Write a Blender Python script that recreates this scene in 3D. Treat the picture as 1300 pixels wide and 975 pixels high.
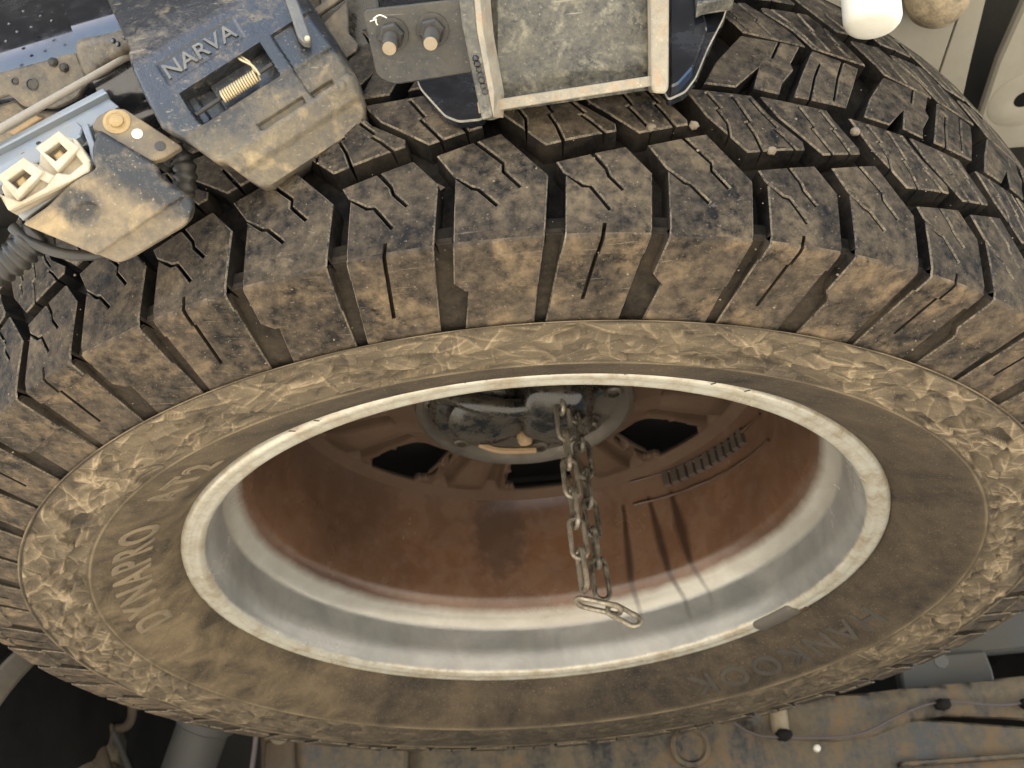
import bpy, bmesh, math, random
import numpy as np
from mathutils import Vector, Matrix
random.seed(7); rng = np.random.RandomState(5)
R = math.radians
scene = bpy.context.scene
for o in list(bpy.data.objects): bpy.data.objects.remove(o)

# ------------------------------------------------------------------ camera
Z0 = 0.62                                   # height of the spare wheel's centre above the ground
FPX, WPX, HPX = 1264.66, 1300.0, 975.0
CAM = np.array([0.0, -0.6704, Z0 - 0.3595])
PITCH, YAW, ROLL = 0.6004, -0.0136, -0.0714
FW = np.array([math.sin(YAW)*math.cos(PITCH), math.cos(YAW)*math.cos(PITCH), math.sin(PITCH)])
_rt = np.array([math.cos(YAW), -math.sin(YAW), 0.0]); _up = np.cross(_rt, FW)
RT = _rt*math.cos(ROLL) + _up*math.sin(ROLL); UP = -_rt*math.sin(ROLL) + _up*math.cos(ROLL)
cd = bpy.data.cameras.new('camera'); cam = bpy.data.objects.new('camera', cd)
scene.collection.objects.link(cam); scene.camera = cam
cam.matrix_world = Matrix(((RT[0], UP[0], -FW[0], CAM[0]), (RT[1], UP[1], -FW[1], CAM[1]), (RT[2], UP[2], -FW[2], CAM[2]), (0, 0, 0, 1)))
cd.sensor_width = 36; cd.lens = 36*FPX/WPX; cd.clip_start = 0.02; cd.clip_end = 400
cd.dof.use_dof = True; cd.dof.focus_distance = 0.455; cd.dof.aperture_fstop = 24

# ------------------------------------------------------------------ sky, sun, exposure
SUN_EL, SUN_AZ = 45, 224                    # azimuth: compass-like, 180 = from behind the camera
w = bpy.data.worlds.new('World'); scene.world = w; w.use_nodes = True
nt = w.node_tree; bg = nt.nodes['Background']
sky = nt.nodes.new('ShaderNodeTexSky'); sky.sky_type = 'NISHITA'; sky.sun_disc = False
sky.sun_elevation = R(SUN_EL); sky.sun_rotation = R(SUN_AZ); sky.air_density = 1.0; sky.dust_density = 1.2
nt.links.new(sky.outputs[0], bg.inputs[0]); bg.inputs[1].default_value = 0.09
sd = bpy.data.lights.new('sun', 'SUN'); so = bpy.data.objects.new('sun', sd); scene.collection.objects.link(so)
sd.energy = 5.0; sd.angle = R(0.5); sd.color = (1.0, 0.96, 0.90)
_s = Vector((math.sin(R(SUN_AZ))*math.cos(R(SUN_EL)), math.cos(R(SUN_AZ))*math.cos(R(SUN_EL)), math.sin(R(SUN_EL))))
so.rotation_euler = _s.to_track_quat('Z', 'Y').to_euler(); so.location = (0, -4, 5)
vs = scene.view_settings; vs.view_transform = 'Standard'; vs.look = 'None'; vs.gamma = 1; vs.use_curve_mapping = False
vs.exposure = 2.7

# ------------------------------------------------------------------ helpers
COL = scene.collection
def thing(name, label, cat, loc=(0, 0, 0), group=None):
    o = bpy.data.objects.new(name, None); COL.objects.link(o); o.location = loc
    o['label'] = label; o['category'] = cat; o.empty_display_size = .02
    if group: o['group'] = group
    return o
def origin(o):
    v = np.zeros(3)
    while o is not None: v = v + np.array(o.location); o = o.parent
    return v
def mesh(name, V, F, mats, parent=None, smooth=False, midx=None, recalc=True, auto=None):
    me = bpy.data.meshes.new(name)
    off = origin(parent) if parent is not None else np.zeros(3)
    V = np.asarray(V, float) - off
    me.from_pydata(V.tolist(), [], [tuple(int(i) for i in f) for f in F])
    if recalc:
        bm = bmesh.new(); bm.from_mesh(me); bmesh.ops.recalc_face_normals(bm, faces=bm.faces); bm.to_mesh(me); bm.free()
    if not isinstance(mats, (list, tuple)): mats = [mats]
    for m in mats: me.materials.append(m)
    if midx is not None: me.polygons.foreach_set('material_index', np.asarray(midx, np.int32))
    if smooth:
        me.polygons.foreach_set('use_smooth', np.ones(len(me.polygons), bool))
        if auto: me.set_sharp_from_angle(angle=R(auto))
    o = bpy.data.objects.new(name, me); COL.objects.link(o)
    if parent is not None: o.parent = parent
    return o
def grid_mesh(name, V, F, mat, parent):
    me = bpy.data.meshes.new(name); V = (V - origin(parent)).astype(np.float32); F = F.astype(np.int32)
    me.vertices.add(len(V)); me.vertices.foreach_set('co', V.ravel()); me.loops.add(F.size); me.loops.foreach_set('vertex_index', F.ravel())
    me.polygons.add(len(F)); me.polygons.foreach_set('loop_start', np.arange(0, F.size, 4, dtype=np.int32)); me.polygons.foreach_set('use_smooth', np.ones(len(F), bool))
    me.update(calc_edges=True); me.validate(); me.materials.append(mat)
    o = bpy.data.objects.new(name, me); COL.objects.link(o); o.parent = parent; return o
def tag(o, label, cat, group=None):
    o['label'] = label; o['category'] = cat
    if group: o['group'] = group
    return o
def joinm(parts):
    V = []; F = []; n = 0
    for v, f in parts:
        V += [tuple(p) for p in v]; F += [tuple(i + n for i in q) for q in f]; n += len(v)
    return V, F
# image ray -> place; used to set out traced outlines at their own distance
def ray(x, y): return FW + RT*(x - 650)/FPX - UP*(y - 487.5)/FPX
class Plane:
    """a real plane in space: through pixel (x0,y0) at depth D, normal leaning by a (right) and b (up) from facing the camera"""
    def __init__(s, x0, y0, D, a=0.0, b=0.0, n=None):
        s.p = CAM + ray(x0, y0)*D
        n = (-FW + RT*a + UP*b) if n is None else np.array(n, float)
        s.n = n/np.linalg.norm(n); s.s = D/FPX
    def __call__(s, x, y, h=0.0):              # h in "pixels" at that depth
        v = ray(x, y); t = ((s.p - CAM)@s.n)/(v@s.n)
        return CAM + v*t + s.n*h*s.s
def offset_poly(P, d):
    P = np.asarray(P, float); n = len(P); A = 0
    for i in range(n): A += P[i][0]*P[(i+1) % n][1] - P[(i+1) % n][0]*P[i][1]
    sg = 1 if A > 0 else -1
    out = []
    for i in range(n):
        a = P[i] - P[i-1]; b = P[(i+1) % n] - P[i]
        a = a/(np.linalg.norm(a)+1e-9); b = b/(np.linalg.norm(b)+1e-9)
        na = np.array([-a[1], a[0]])*sg; nb = np.array([-b[1], b[0]])*sg
        m = na + nb; L = np.linalg.norm(m)
        if L < 1e-3: out.append(P[i] + na*d); continue
        m /= L; out.append(P[i] + m*d/max(.45, m@na))
    return np.array(out)
def rounded(P, r, n=4):
    P = [np.array(p, float) for p in P]; out = []
    for i in range(len(P)):
        a, b, c = P[i-1], P[i], P[(i+1) % len(P)]
        u = a - b; v = c - b; lu = np.linalg.norm(u); lv = np.linalg.norm(v)
        k = min(r, lu*.45, lv*.45); p0 = b + u/lu*k; p1 = b + v/lv*k
        for j in range(n+1):
            t = j/n; out.append((1-t)**2*p0 + 2*t*(1-t)*b + t*t*p1)
    return np.array(out)
def prism_geo(poly, pl, h0, h1, bev=1.0):
    P = np.asarray(poly, float); n = len(P); I = offset_poly(P, bev)
    V = [pl(x, y, h0) for x, y in P] + [pl(x, y, h1 - bev) for x, y in P] + [pl(x, y, h1) for x, y in I]
    F = [tuple(range(n))[::-1]] + [(i, (i+1) % n, n+(i+1) % n, n+i) for i in range(n)] \
        + [(n+i, n+(i+1) % n, 2*n+(i+1) % n, 2*n+i) for i in range(n)] + [tuple(range(2*n, 3*n))]
    return V, F
def prism(name, poly, pl, h0, h1, mat, parent, bev=1.0, rr=0, edge=None):
    if rr: poly = rounded(poly, rr)
    V, F = prism_geo(poly, pl, h0, h1, bev); n = len(poly)
    if edge is not None: return mesh(name, V, F, [mat, edge], parent, midx=[0] + [0]*n + [1]*n + [0])
    return mesh(name, V, F, mat, parent)
def tube_geo(pts, rad, seg=12, closed=False, caps=True):
    P = [np.array(p, float) for p in pts]; n = len(P); V = []; F = []
    rads = rad if hasattr(rad, '__len__') else [rad]*n
    T = []
    for i in range(n):
        a = P[i-1] if (i > 0 or closed) else P[i]; b = P[(i+1) % n] if (i < n-1 or closed) else P[i]
        t = b - a; T.append(t/(np.linalg.norm(t)+1e-12))
    u = np.cross(T[0], [0, 0, 1.]);
    if np.linalg.norm(u) < .1: u = np.cross(T[0], [1., 0, 0])
    u /= np.linalg.norm(u)
    for i in range(n):
        u = u - T[i]*(u@T[i]); u /= np.linalg.norm(u); v = np.cross(T[i], u)
        for k in range(seg):
            a = 2*math.pi*k/seg; V.append(P[i] + rads[i]*(math.cos(a)*u + math.sin(a)*v))
    m = n if closed else n-1
    for i in range(m):
        j = (i+1) % n
        for k in range(seg): F.append((i*seg+k, i*seg+(k+1) % seg, j*seg+(k+1) % seg, j*seg+k))
    if caps and not closed:
        F.append(tuple(range(seg))[::-1]); F.append(tuple(range((n-1)*seg, n*seg)))
    return V, F
def smoothpath(pts, n=8):
    P = [np.array(p, float) for p in pts]; out = []
    for i in range(len(P)-1):
        p0 = P[max(i-1, 0)]; p1 = P[i]; p2 = P[i+1]; p3 = P[min(i+2, len(P)-1)]
        for j in range(n):
            t = j/n
            out.append(.5*((2*p1) + (-p0+p2)*t + (2*p0-5*p1+4*p2-p3)*t*t + (-p0+3*p1-3*p2+p3)*t**3))
    out.append(P[-1]); return out
def tube(name, pts, rad, mat, parent=None, seg=12, smooth=True, **k):
    V, F = tube_geo(pts, rad, seg, **k); return mesh(name, V, F, mat, parent, smooth=smooth, auto=45)
def lathe_geo(c, ax, prof, seg=32, jit=0):
    c = np.array(c, float); ax = np.array(ax, float); ax /= np.linalg.norm(ax)
    u = np.cross(ax, [0, 0, 1.]);
    if np.linalg.norm(u) < .1: u = np.cross(ax, [1., 0, 0])
    u /= np.linalg.norm(u); v = np.cross(ax, u); V = []; F = []
    for r, t in prof:
        for k in range(seg):
            a = 2*math.pi*k/seg; V.append(c + ax*t + r*(math.cos(a)*u + math.sin(a)*v))
    for i in range(len(prof)-1):
        for k in range(seg): F.append((i*seg+k, i*seg+(k+1) % seg, (i+1)*seg+(k+1) % seg, (i+1)*seg+k))
    F.append(tuple(range(seg))[::-1]); F.append(tuple(range((len(prof)-1)*seg, len(prof)*seg)))
    return V, F
def lathe(name, c, ax, prof, mat, parent=None, seg=32, smooth=True):
    V, F = lathe_geo(c, ax, prof, seg); return mesh(name, V, F, mat, parent, smooth=smooth, auto=35)
def blob(name, c, r, mat, parent, amp=.25, sc=3.0, seed=0, seg=20, sq=1.0):
    """an uneven cast lump: sphere pushed towards a box and roughened"""
    from mathutils import noise
    c = np.array(c, float); r = np.array(r, float); V = []; F = []
    for i in range(seg+1):
        for k in range(2*seg):
            a = math.pi*i/seg; b = math.pi*k/seg
            d = np.array([math.sin(a)*math.cos(b), math.sin(a)*math.sin(b), math.cos(a)])
            d = np.sign(d)*np.abs(d)**sq
            f = 1 + amp*noise.noise(Vector(d*sc) + Vector((seed*7.1, seed*3.3, 0)))
            V.append(c + d*r*f)
    for i in range(seg):
        for k in range(2*seg): F.append((i*2*seg+k, i*2*seg+(k+1) % (2*seg), (i+1)*2*seg+(k+1) % (2*seg), (i+1)*2*seg+k))
    return mesh(name, V, F, mat, parent, smooth=True)
def text_geo(body, size, extrude=0.0, bevel=0.0, hollow=False, space=1.0):
    cu = bpy.data.curves.new('txt', 'FONT'); cu.body = body; cu.size = size; cu.resolution_u = 4
    cu.align_x = 'LEFT'; cu.space_character = space
    if hollow: cu.fill_mode = 'NONE' if hasattr(cu, 'fill_mode') else 'BOTH'; cu.bevel_depth = bevel; cu.bevel_resolution = 1
    else: cu.extrude = extrude; cu.bevel_depth = bevel; cu.bevel_resolution = 0
    ob = bpy.data.objects.new('txt', cu); COL.objects.link(ob)
    bpy.context.view_layer.update()
    dg = bpy.context.evaluated_depsgraph_get(); me = bpy.data.meshes.new_from_object(ob.evaluated_get(dg))
    V = np.array([v.co[:] for v in me.vertices]); F = [tuple(p.vertices) for p in me.polygons]
    bpy.data.objects.remove(ob); bpy.data.curves.remove(cu); bpy.data.meshes.remove(me)
    return V, F

# ------------------------------------------------------------------ materials
def ramp(nt, src, p0, p1, c0=(0, 0, 0, 1), c1=(1, 1, 1, 1)):
    n = nt.nodes.new('ShaderNodeValToRGB'); n.color_ramp.elements[0].position = p0; n.color_ramp.elements[1].position = p1
    n.color_ramp.elements[0].color = c0; n.color_ramp.elements[1].color = c1
    nt.links.new(src, n.inputs[0]); return n.outputs[0]
def noise_(nt, vec, scale, detail=5, rough=.6, dist=0.0):
    n = nt.nodes.new('ShaderNodeTexNoise'); n.inputs['Scale'].default_value = scale
    n.inputs['Detail'].default_value = detail; n.inputs['Roughness'].default_value = rough; n.inputs['Distortion'].default_value = dist
    nt.links.new(vec, n.inputs['Vector']); return n.outputs[0]
def mix(nt, fac, a, b, mode='MIX'):
    n = nt.nodes.new('ShaderNodeMix'); n.data_type = 'RGBA'; n.blend_type = mode
    for s, i in ((fac, 0), (a, 6), (b, 7)):
        if hasattr(s, 'links'): nt.links.new(s, n.inputs[i])
        elif isinstance(s, (int, float)): n.inputs[i].default_value = s
        else: n.inputs[i].default_value = (*s[:3], 1)
    return n.outputs[2]
def math_(nt, op, a, b=None, clamp=False):
    n = nt.nodes.new('ShaderNodeMath'); n.operation = op; n.use_clamp = clamp
    for i, s in enumerate((a, b)):
        if s is None: continue
        if hasattr(s, 'links'): nt.links.new(s, n.inputs[i])
        else: n.inputs[i].default_value = s
    return n.outputs[0]
def newmat(name):
    m = bpy.data.materials.new(name); m.use_nodes = True; nt = m.node_tree; b = nt.nodes['Principled BSDF']
    g = nt.nodes.new('ShaderNodeNewGeometry'); return m, nt, b, g.outputs['Position']
def dusty(name, base, dust, amt=.5, sc=30, rough=.8, bump=.3, bsc=500, speck=.35, metal=0.0, dust2=None, soft=.24, drough=.95, spec=.5, fine=.3, attr=None, scratch=0.0, stretch=None, coat=0):
    m, nt, b, pos = newmat(name)
    if stretch:
        mp = nt.nodes.new('ShaderNodeMapping'); mp.inputs['Scale'].default_value = stretch; nt.links.new(pos, mp.inputs[0]); pos2 = mp.outputs[0]
    else: pos2 = pos
    n1 = noise_(nt, pos2, sc, 6, .65, .4); n2 = noise_(nt, pos, sc*7, 4, .7)
    s = math_(nt, 'ADD', math_(nt, 'MULTIPLY', n1, 1-fine), math_(nt, 'MULTIPLY', n2, fine))
    if attr:
        an = nt.nodes.new('ShaderNodeAttribute'); an.attribute_name = attr; s = math_(nt, 'ADD', s, math_(nt, 'MULTIPLY', math_(nt, 'SUBTRACT', an.outputs['Fac'], .5), .30))
    c = 1 - amt; c = .5 + (c-.5)*.42
    f = ramp(nt, s, max(0, c - soft), min(1, c + soft))
    col = mix(nt, f, base, dust)
    if dust2 is not None:
        n3 = noise_(nt, pos, sc*1.7, 4, .6, .6); col = mix(nt, math_(nt, 'MULTIPLY', ramp(nt, n3, .5, .72), f), col, dust2)
    if speck > 0:
        n4 = noise_(nt, pos, 900, 2, .5); sp = math_(nt, 'MULTIPLY', ramp(nt, n4, .66, .74), speck)
        col = mix(nt, sp, col, [min(.7, x*1.9 + .03) for x in dust])
    if scratch > 0:
        mp2 = nt.nodes.new('ShaderNodeMapping'); mp2.inputs['Scale'].default_value = (40, 700, 300); mp2.inputs['Rotation'].default_value = (.4, .7, .3)
        nt.links.new(pos, mp2.inputs[0]); n5 = noise_(nt, mp2.outputs[0], 1.0, 3, .6)
        col = mix(nt, math_(nt, 'MULTIPLY', ramp(nt, n5, .66, .72), scratch), col, [min(.7, x*1.6 + .04) for x in dust])
    nt.links.new(col, b.inputs['Base Color'])
    rr = nt.nodes.new('ShaderNodeMapRange'); nt.links.new(f, rr.inputs[0]); rr.inputs[3].default_value = rough; rr.inputs[4].default_value = drough
    nt.links.new(rr.outputs[0], b.inputs['Roughness'])
    if metal:
        mm = nt.nodes.new('ShaderNodeMapRange'); nt.links.new(f, mm.inputs[0]); mm.inputs[3].default_value = metal; mm.inputs[4].default_value = 0
        nt.links.new(mm.outputs[0], b.inputs['Metallic'])
    b.inputs['Specular IOR Level'].default_value = spec
    if coat: b.inputs['Coat Weight'].default_value = coat; b.inputs['Coat Roughness'].default_value = .06
    nb = noise_(nt, pos, bsc, 4, .7); nb2 = noise_(nt, pos, bsc*.18, 4, .6)
    bp = nt.nodes.new('ShaderNodeBump'); bp.inputs['Strength'].default_value = bump; bp.inputs['Distance'].default_value = .0012
    nt.links.new(math_(nt, 'ADD', math_(nt, 'MULTIPLY', nb, .5), math_(nt, 'ADD', nb2, math_(nt, 'MULTIPLY', f, .25))), bp.inputs['Height']); nt.links.new(bp.outputs[0], b.inputs['Normal'])
    return m
TAN = (.30, .215, .125); TAN2 = (.36, .25, .12); GREYD = (.17, .145, .11)
M = {}
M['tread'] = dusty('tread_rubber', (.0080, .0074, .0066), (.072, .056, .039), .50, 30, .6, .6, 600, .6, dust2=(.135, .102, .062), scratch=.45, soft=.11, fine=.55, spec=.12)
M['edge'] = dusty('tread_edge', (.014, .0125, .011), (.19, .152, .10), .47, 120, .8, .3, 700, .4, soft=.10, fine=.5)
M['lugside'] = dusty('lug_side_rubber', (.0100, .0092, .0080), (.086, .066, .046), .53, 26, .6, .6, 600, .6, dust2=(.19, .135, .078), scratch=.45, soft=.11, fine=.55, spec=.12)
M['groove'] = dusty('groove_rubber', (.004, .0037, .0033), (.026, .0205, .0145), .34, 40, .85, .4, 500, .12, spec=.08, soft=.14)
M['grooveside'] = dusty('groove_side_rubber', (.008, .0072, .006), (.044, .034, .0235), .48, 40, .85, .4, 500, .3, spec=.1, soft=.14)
M['black_grease'] = dusty('black_grease', (.006, .006, .006), (.09, .072, .045), .16, 60, .14, .22, 90, .08)
M['chain'] = dusty('chain_steel', (.28, .25, .195), (.11, .08, .05), .42, 110, .30, .4, 700, .2, metal=.85, dust2=(.012, .011, .01), soft=.12)
M['chain_dark'] = dusty('oily_chain_steel', (.012, .011, .010), (.3, .26, .19), .26, 150, .22, .4, 700, .2, metal=.5)
M['carrier'] = dusty('carrier_steel', (.075, .066, .052), (.05, .036, .024), .42, 45, .15, .5, 200, .2, metal=.7, dust2=(.07, .055, .04))
M['strap'] = dusty('tan_strap', (.27, .18, .09), (.17, .11, .06), .4, 60, .5, .3, 400, .2)
M['cast'] = dusty('cast_disc', (.046, .027, .016), (.082, .052, .033), .5, 22, .5, .4, 400, .1, spec=.2, dust2=(.065, .032, .018))
M['plastic_top'] = dusty('socket_plastic', (.022, .0235, .026), (.155, .125, .082), .42, 46, .28, .35, 700, .35, dust2=(.36, .27, .14), scratch=.45, attr='dirt', fine=.45, soft=.16)
M['socket_name'] = dusty('socket_lettering', (.052, .055, .059), (.19, .175, .14), .35, 60, .28, .2, 700, .2)
M['plastic_dirt'] = dusty('dusty_plastic', (.075, .068, .056), (.29, .225, .125), .56, 40, .5, .5, 500, .4, dust2=(.40, .285, .12))
M['cover_shell'] = dusty('cover_shell_plastic', (.018, .0175, .0165), (.19, .150, .098), .42, 34, .45, .45, 600, .5, dust2=(.33, .245, .13), attr='dirt', fine=.45, soft=.16)
M['cover'] = dusty('cover_plastic', (.045, .042, .037), (.22, .17, .105), .46, 26, .5, .4, 600, .45, dust2=(.33, .235, .11))
M['zinc'] = dusty('zinc_sheet', (.23, .27, .31), (.24, .21, .16), .30, 40, .32, .2, 500, .15, metal=.55)
M['nylon'] = dusty('white_nylon', (.44, .41, .335), (.31, .23, .13), .44, 80, .45, .15, 500, .1)
M['brass'] = dusty('dirty_brass', (.38, .27, .12), (.24, .17, .09), .5, 120, .5, .5, 500, .2, metal=.3)
M['spring'] = dusty('spring_steel', (.55, .45, .27), (.3, .22, .12), .3, 120, .32, .2, 500, .1, metal=.8)
M['boltdust'] = dusty('dusty_bolt', (.20, .14, .07), (.42, .29, .13), .6, 120, .7, .6, 400, .3)
M['rodsteel'] = dusty('rod_steel', (.26, .24, .21), (.30, .25, .18), .45, 60, .45, .5, 500, .4, metal=.5)
M['gloss'] = dusty('gloss_black_paint', (.008, .009, .012), (.05, .048, .045), .02, 30, .10, .015, 300, .10, coat=.8)
M['gloss_dirty'] = dusty('dirty_black_paint', (.018, .017, .016), (.16, .13, .09), .46, 38, .3, .4, 300, .35, dust2=(.24, .18, .105), soft=.15, fine=.45)
M['hitch'] = dusty('hitch_paint', (.011, .0115, .0115), (.125, .115, .088), .46, 62, .36, .7, 260, .5, dust2=(.29, .262, .18), scratch=.7, fine=.5, soft=.14)
M['edge_dark'] = dusty('glint_black_edge', (.05, .05, .048), (.42, .37, .27), .42, 90, .35, .3, 500, .3)  # bright reflection along the backing plate's edge put into the colour
M['hitch_edge'] = dusty('hitch_lit_edge', (.10, .095, .08), (.34, .295, .215), .52, 110, .5, .4, 500, .35, dust2=(.30, .17, .08))  # ground-lit edge highlight put into the colour, with dust and rusty specks
M['boltplate'] = dusty('bolt_plate_paint', (.012, .012, .0118), (.082, .072, .053), .42, 40, .4, .4, 500, .5, scratch=.5, fine=.45, soft=.16)
M['stud'] = dusty('black_stud', (.010, .010, .010), (.07, .06, .045), .3, 80, .3, .3, 500, .1, metal=.4)
M['studtip'] = dusty('stud_end', (.24, .195, .13), (.19, .145, .09), .4, 150, .6, .3, 500, .2)
M['panel'] = dusty('underbody_paint', (.26, .24, .19), (.21, .185, .135), .5, 12, .6, .2, 300, .08)
M['white'] = dusty('white_plastic', (.66, .64, .56), (.58, .53, .42), .3, 60, .4, .1, 500, 0)
M['rubberstop'] = dusty('dusty_stop', (.12, .095, .06), (.30, .235, .145), .55, 90, .8, 1.0, 220, .4, soft=.1)
M['rust'] = dusty('muddy_chassis', (.014, .0132, .012), (.112, .088, .057), .56, 16, .4, .9, 120, .3, dust2=(.14, .085, .04), stretch=(2.0, 1, .5), soft=.09, fine=.4)
M['chassis'] = dusty('chassis_paint', (.028, .033, .036), (.075, .065, .05), .46, 16, .5, .4, 200, .2)
M['mud'] = dusty('muddy_casting', (.03, .022, .015), (.10, .072, .046), .5, 24, .8, .8, 120, .2)
M['darkrub'] = dusty('dark_rubber', (.006, .0058, .0055), (.020, .018, .015), .4, 14, .8, .4, 300, .1, spec=.15)
M['tanrub'] = dusty('dusty_rubber_edge', (.12, .10, .075), (.22, .18, .13), .5, 20, .9, .4, 300, .1)
M['shock'] = dusty('shock_paint', (.034, .035, .033), (.058, .051, .041), .4, 18, .5, .3, 200, .15)
M['wire'] = dusty('mauve_wire', (.09, .072, .08), (.10, .08, .07), .4, 40, .6, .1, 400, 0)
M['void'] = dusty('dark_void', (.004, .004, .004), (.008, .007, .006), .3, 20, .9, .1, 300, 0, spec=.1)
M['conduit'] = dusty('conduit_plastic', (.008, .008, .0085), (.055, .046, .032), .30, 60, .32, .2, 500, .1)
M['bumper'] = dusty('bumper_shade_plastic', (.02, .02, .021), (.04, .038, .034), .4, 10, .6, .2, 300, .05)
M['oil'] = dusty('oil_run', (.035, .016, .008), (.06, .03, .015), .4, 60, .12, .1, 300, 0)
M['weight'] = dusty('lead_weight', (.028, .022, .018), (.07, .05, .036), .4, 60, .4, .3, 400, .1)
M['clipw'] = dusty('zinc_clip_weight', (.075, .07, .06), (.10, .08, .055), .4, 60, .5, .3, 400, .1)
M['yellow'] = dusty('yellow_tip', (.6, .38, .06), (.4, .26, .08), .4, 90, .5, .2, 300, 0)

def sidewall_mat():
    m, nt, b, pos = newmat('sidewall_rubber')
    n1 = noise_(nt, pos, 13, 6, .65, .6); n2 = noise_(nt, pos, 70, 6, .75)
    sx = nt.nodes.new('ShaderNodeSeparateXYZ'); nt.links.new(pos, sx.inputs[0])
    rad = math_(nt, 'SQRT', math_(nt, 'ADD', math_(nt, 'POWER', sx.outputs[0], 2.0), math_(nt, 'POWER', sx.outputs[1], 2.0)))
    at_ = nt.nodes.new('ShaderNodeAttribute'); at_.attribute_name = 'ridge'
    f = math_(nt, 'ADD', math_(nt, 'MULTIPLY', n1, .65), math_(nt, 'MULTIPLY', n2, .35))
    base = mix(nt, ramp(nt, f, .36, .62), (.022, .0192, .0162), (.080, .0605, .040))
    # outer relief band carries thick dried mud; the smooth band by the bead is wiped cleaner
    band = ramp(nt, rad, .2955, .2995)
    n3 = noise_(nt, pos, 32, 5, .65, .5)
    mud = mix(nt, ramp(nt, n3, .34, .66), (.040, .032, .0225), (.19, .142, .084))
    col = mix(nt, math_(nt, 'MULTIPLY', band, .85), base, mud)
    # the same mud reaches inwards to the lettering on the tyre's left side
    left = ramp(nt, math_(nt, 'ADD', math_(nt, 'MULTIPLY', sx.outputs[0], -1.6), math_(nt, 'MULTIPLY', n1, .35)), .30, .62)
    col = mix(nt, math_(nt, 'MULTIPLY', left, .72), col, mud)
    rl_ = nt.nodes.new('ShaderNodeValToRGB'); e_ = rl_.color_ramp.elements; nt.links.new(math_(nt, 'ADD', at_.outputs['Fac'], math_(nt, 'MULTIPLY', math_(nt, 'SUBTRACT', n2, .5), .35)), rl_.inputs[0])
    e_[0].position = .10; e_[0].color = (.036, .030, .023, 1); e_[1].position = 1.0; e_[1].color = (.29, .228, .148, 1)
    for p_, c_ in ((.32, (.078, .062, .043, 1)), (.52, (.114, .089, .058, 1)), (.72, (.168, .130, .082, 1))): k_ = e_.new(p_); k_.color = c_
    col = mix(nt, math_(nt, 'MULTIPLY', band, .9), col, rl_.outputs[0])  # relief put into the colour: creases darkened, dusty fold edges lightened
    inner = math_(nt, 'MULTIPLY', math_(nt, 'SUBTRACT', 1.0, band), at_.outputs['Fac']); col = mix(nt, math_(nt, 'MULTIPLY', inner, .7), col, (.30, .235, .145))
    n4 = noise_(nt, pos, 900, 2, .5); col = mix(nt, math_(nt, 'MULTIPLY', ramp(nt, n4, .64, .72), .3), col, (.45, .35, .21))
    nt.links.new(col, b.inputs['Base Color']); b.inputs['Roughness'].default_value = .78; b.inputs['Specular IOR Level'].default_value = .15
    bp = nt.nodes.new('ShaderNodeBump'); bp.inputs['Strength'].default_value = .6; bp.inputs['Distance'].default_value = .0015
    mp = nt.nodes.new('ShaderNodeMapping'); nt.links.new(pos, mp.inputs[0])
    nt.links.new(math_(nt, 'ADD', noise_(nt, pos, 110, 6, .7), math_(nt, 'MULTIPLY', noise_(nt, pos, 600, 3, .7), .4)), bp.inputs['Height'])
    nt.links.new(bp.outputs[0], b.inputs['Normal']); return m
M['sidewall'] = sidewall_mat()

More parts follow.
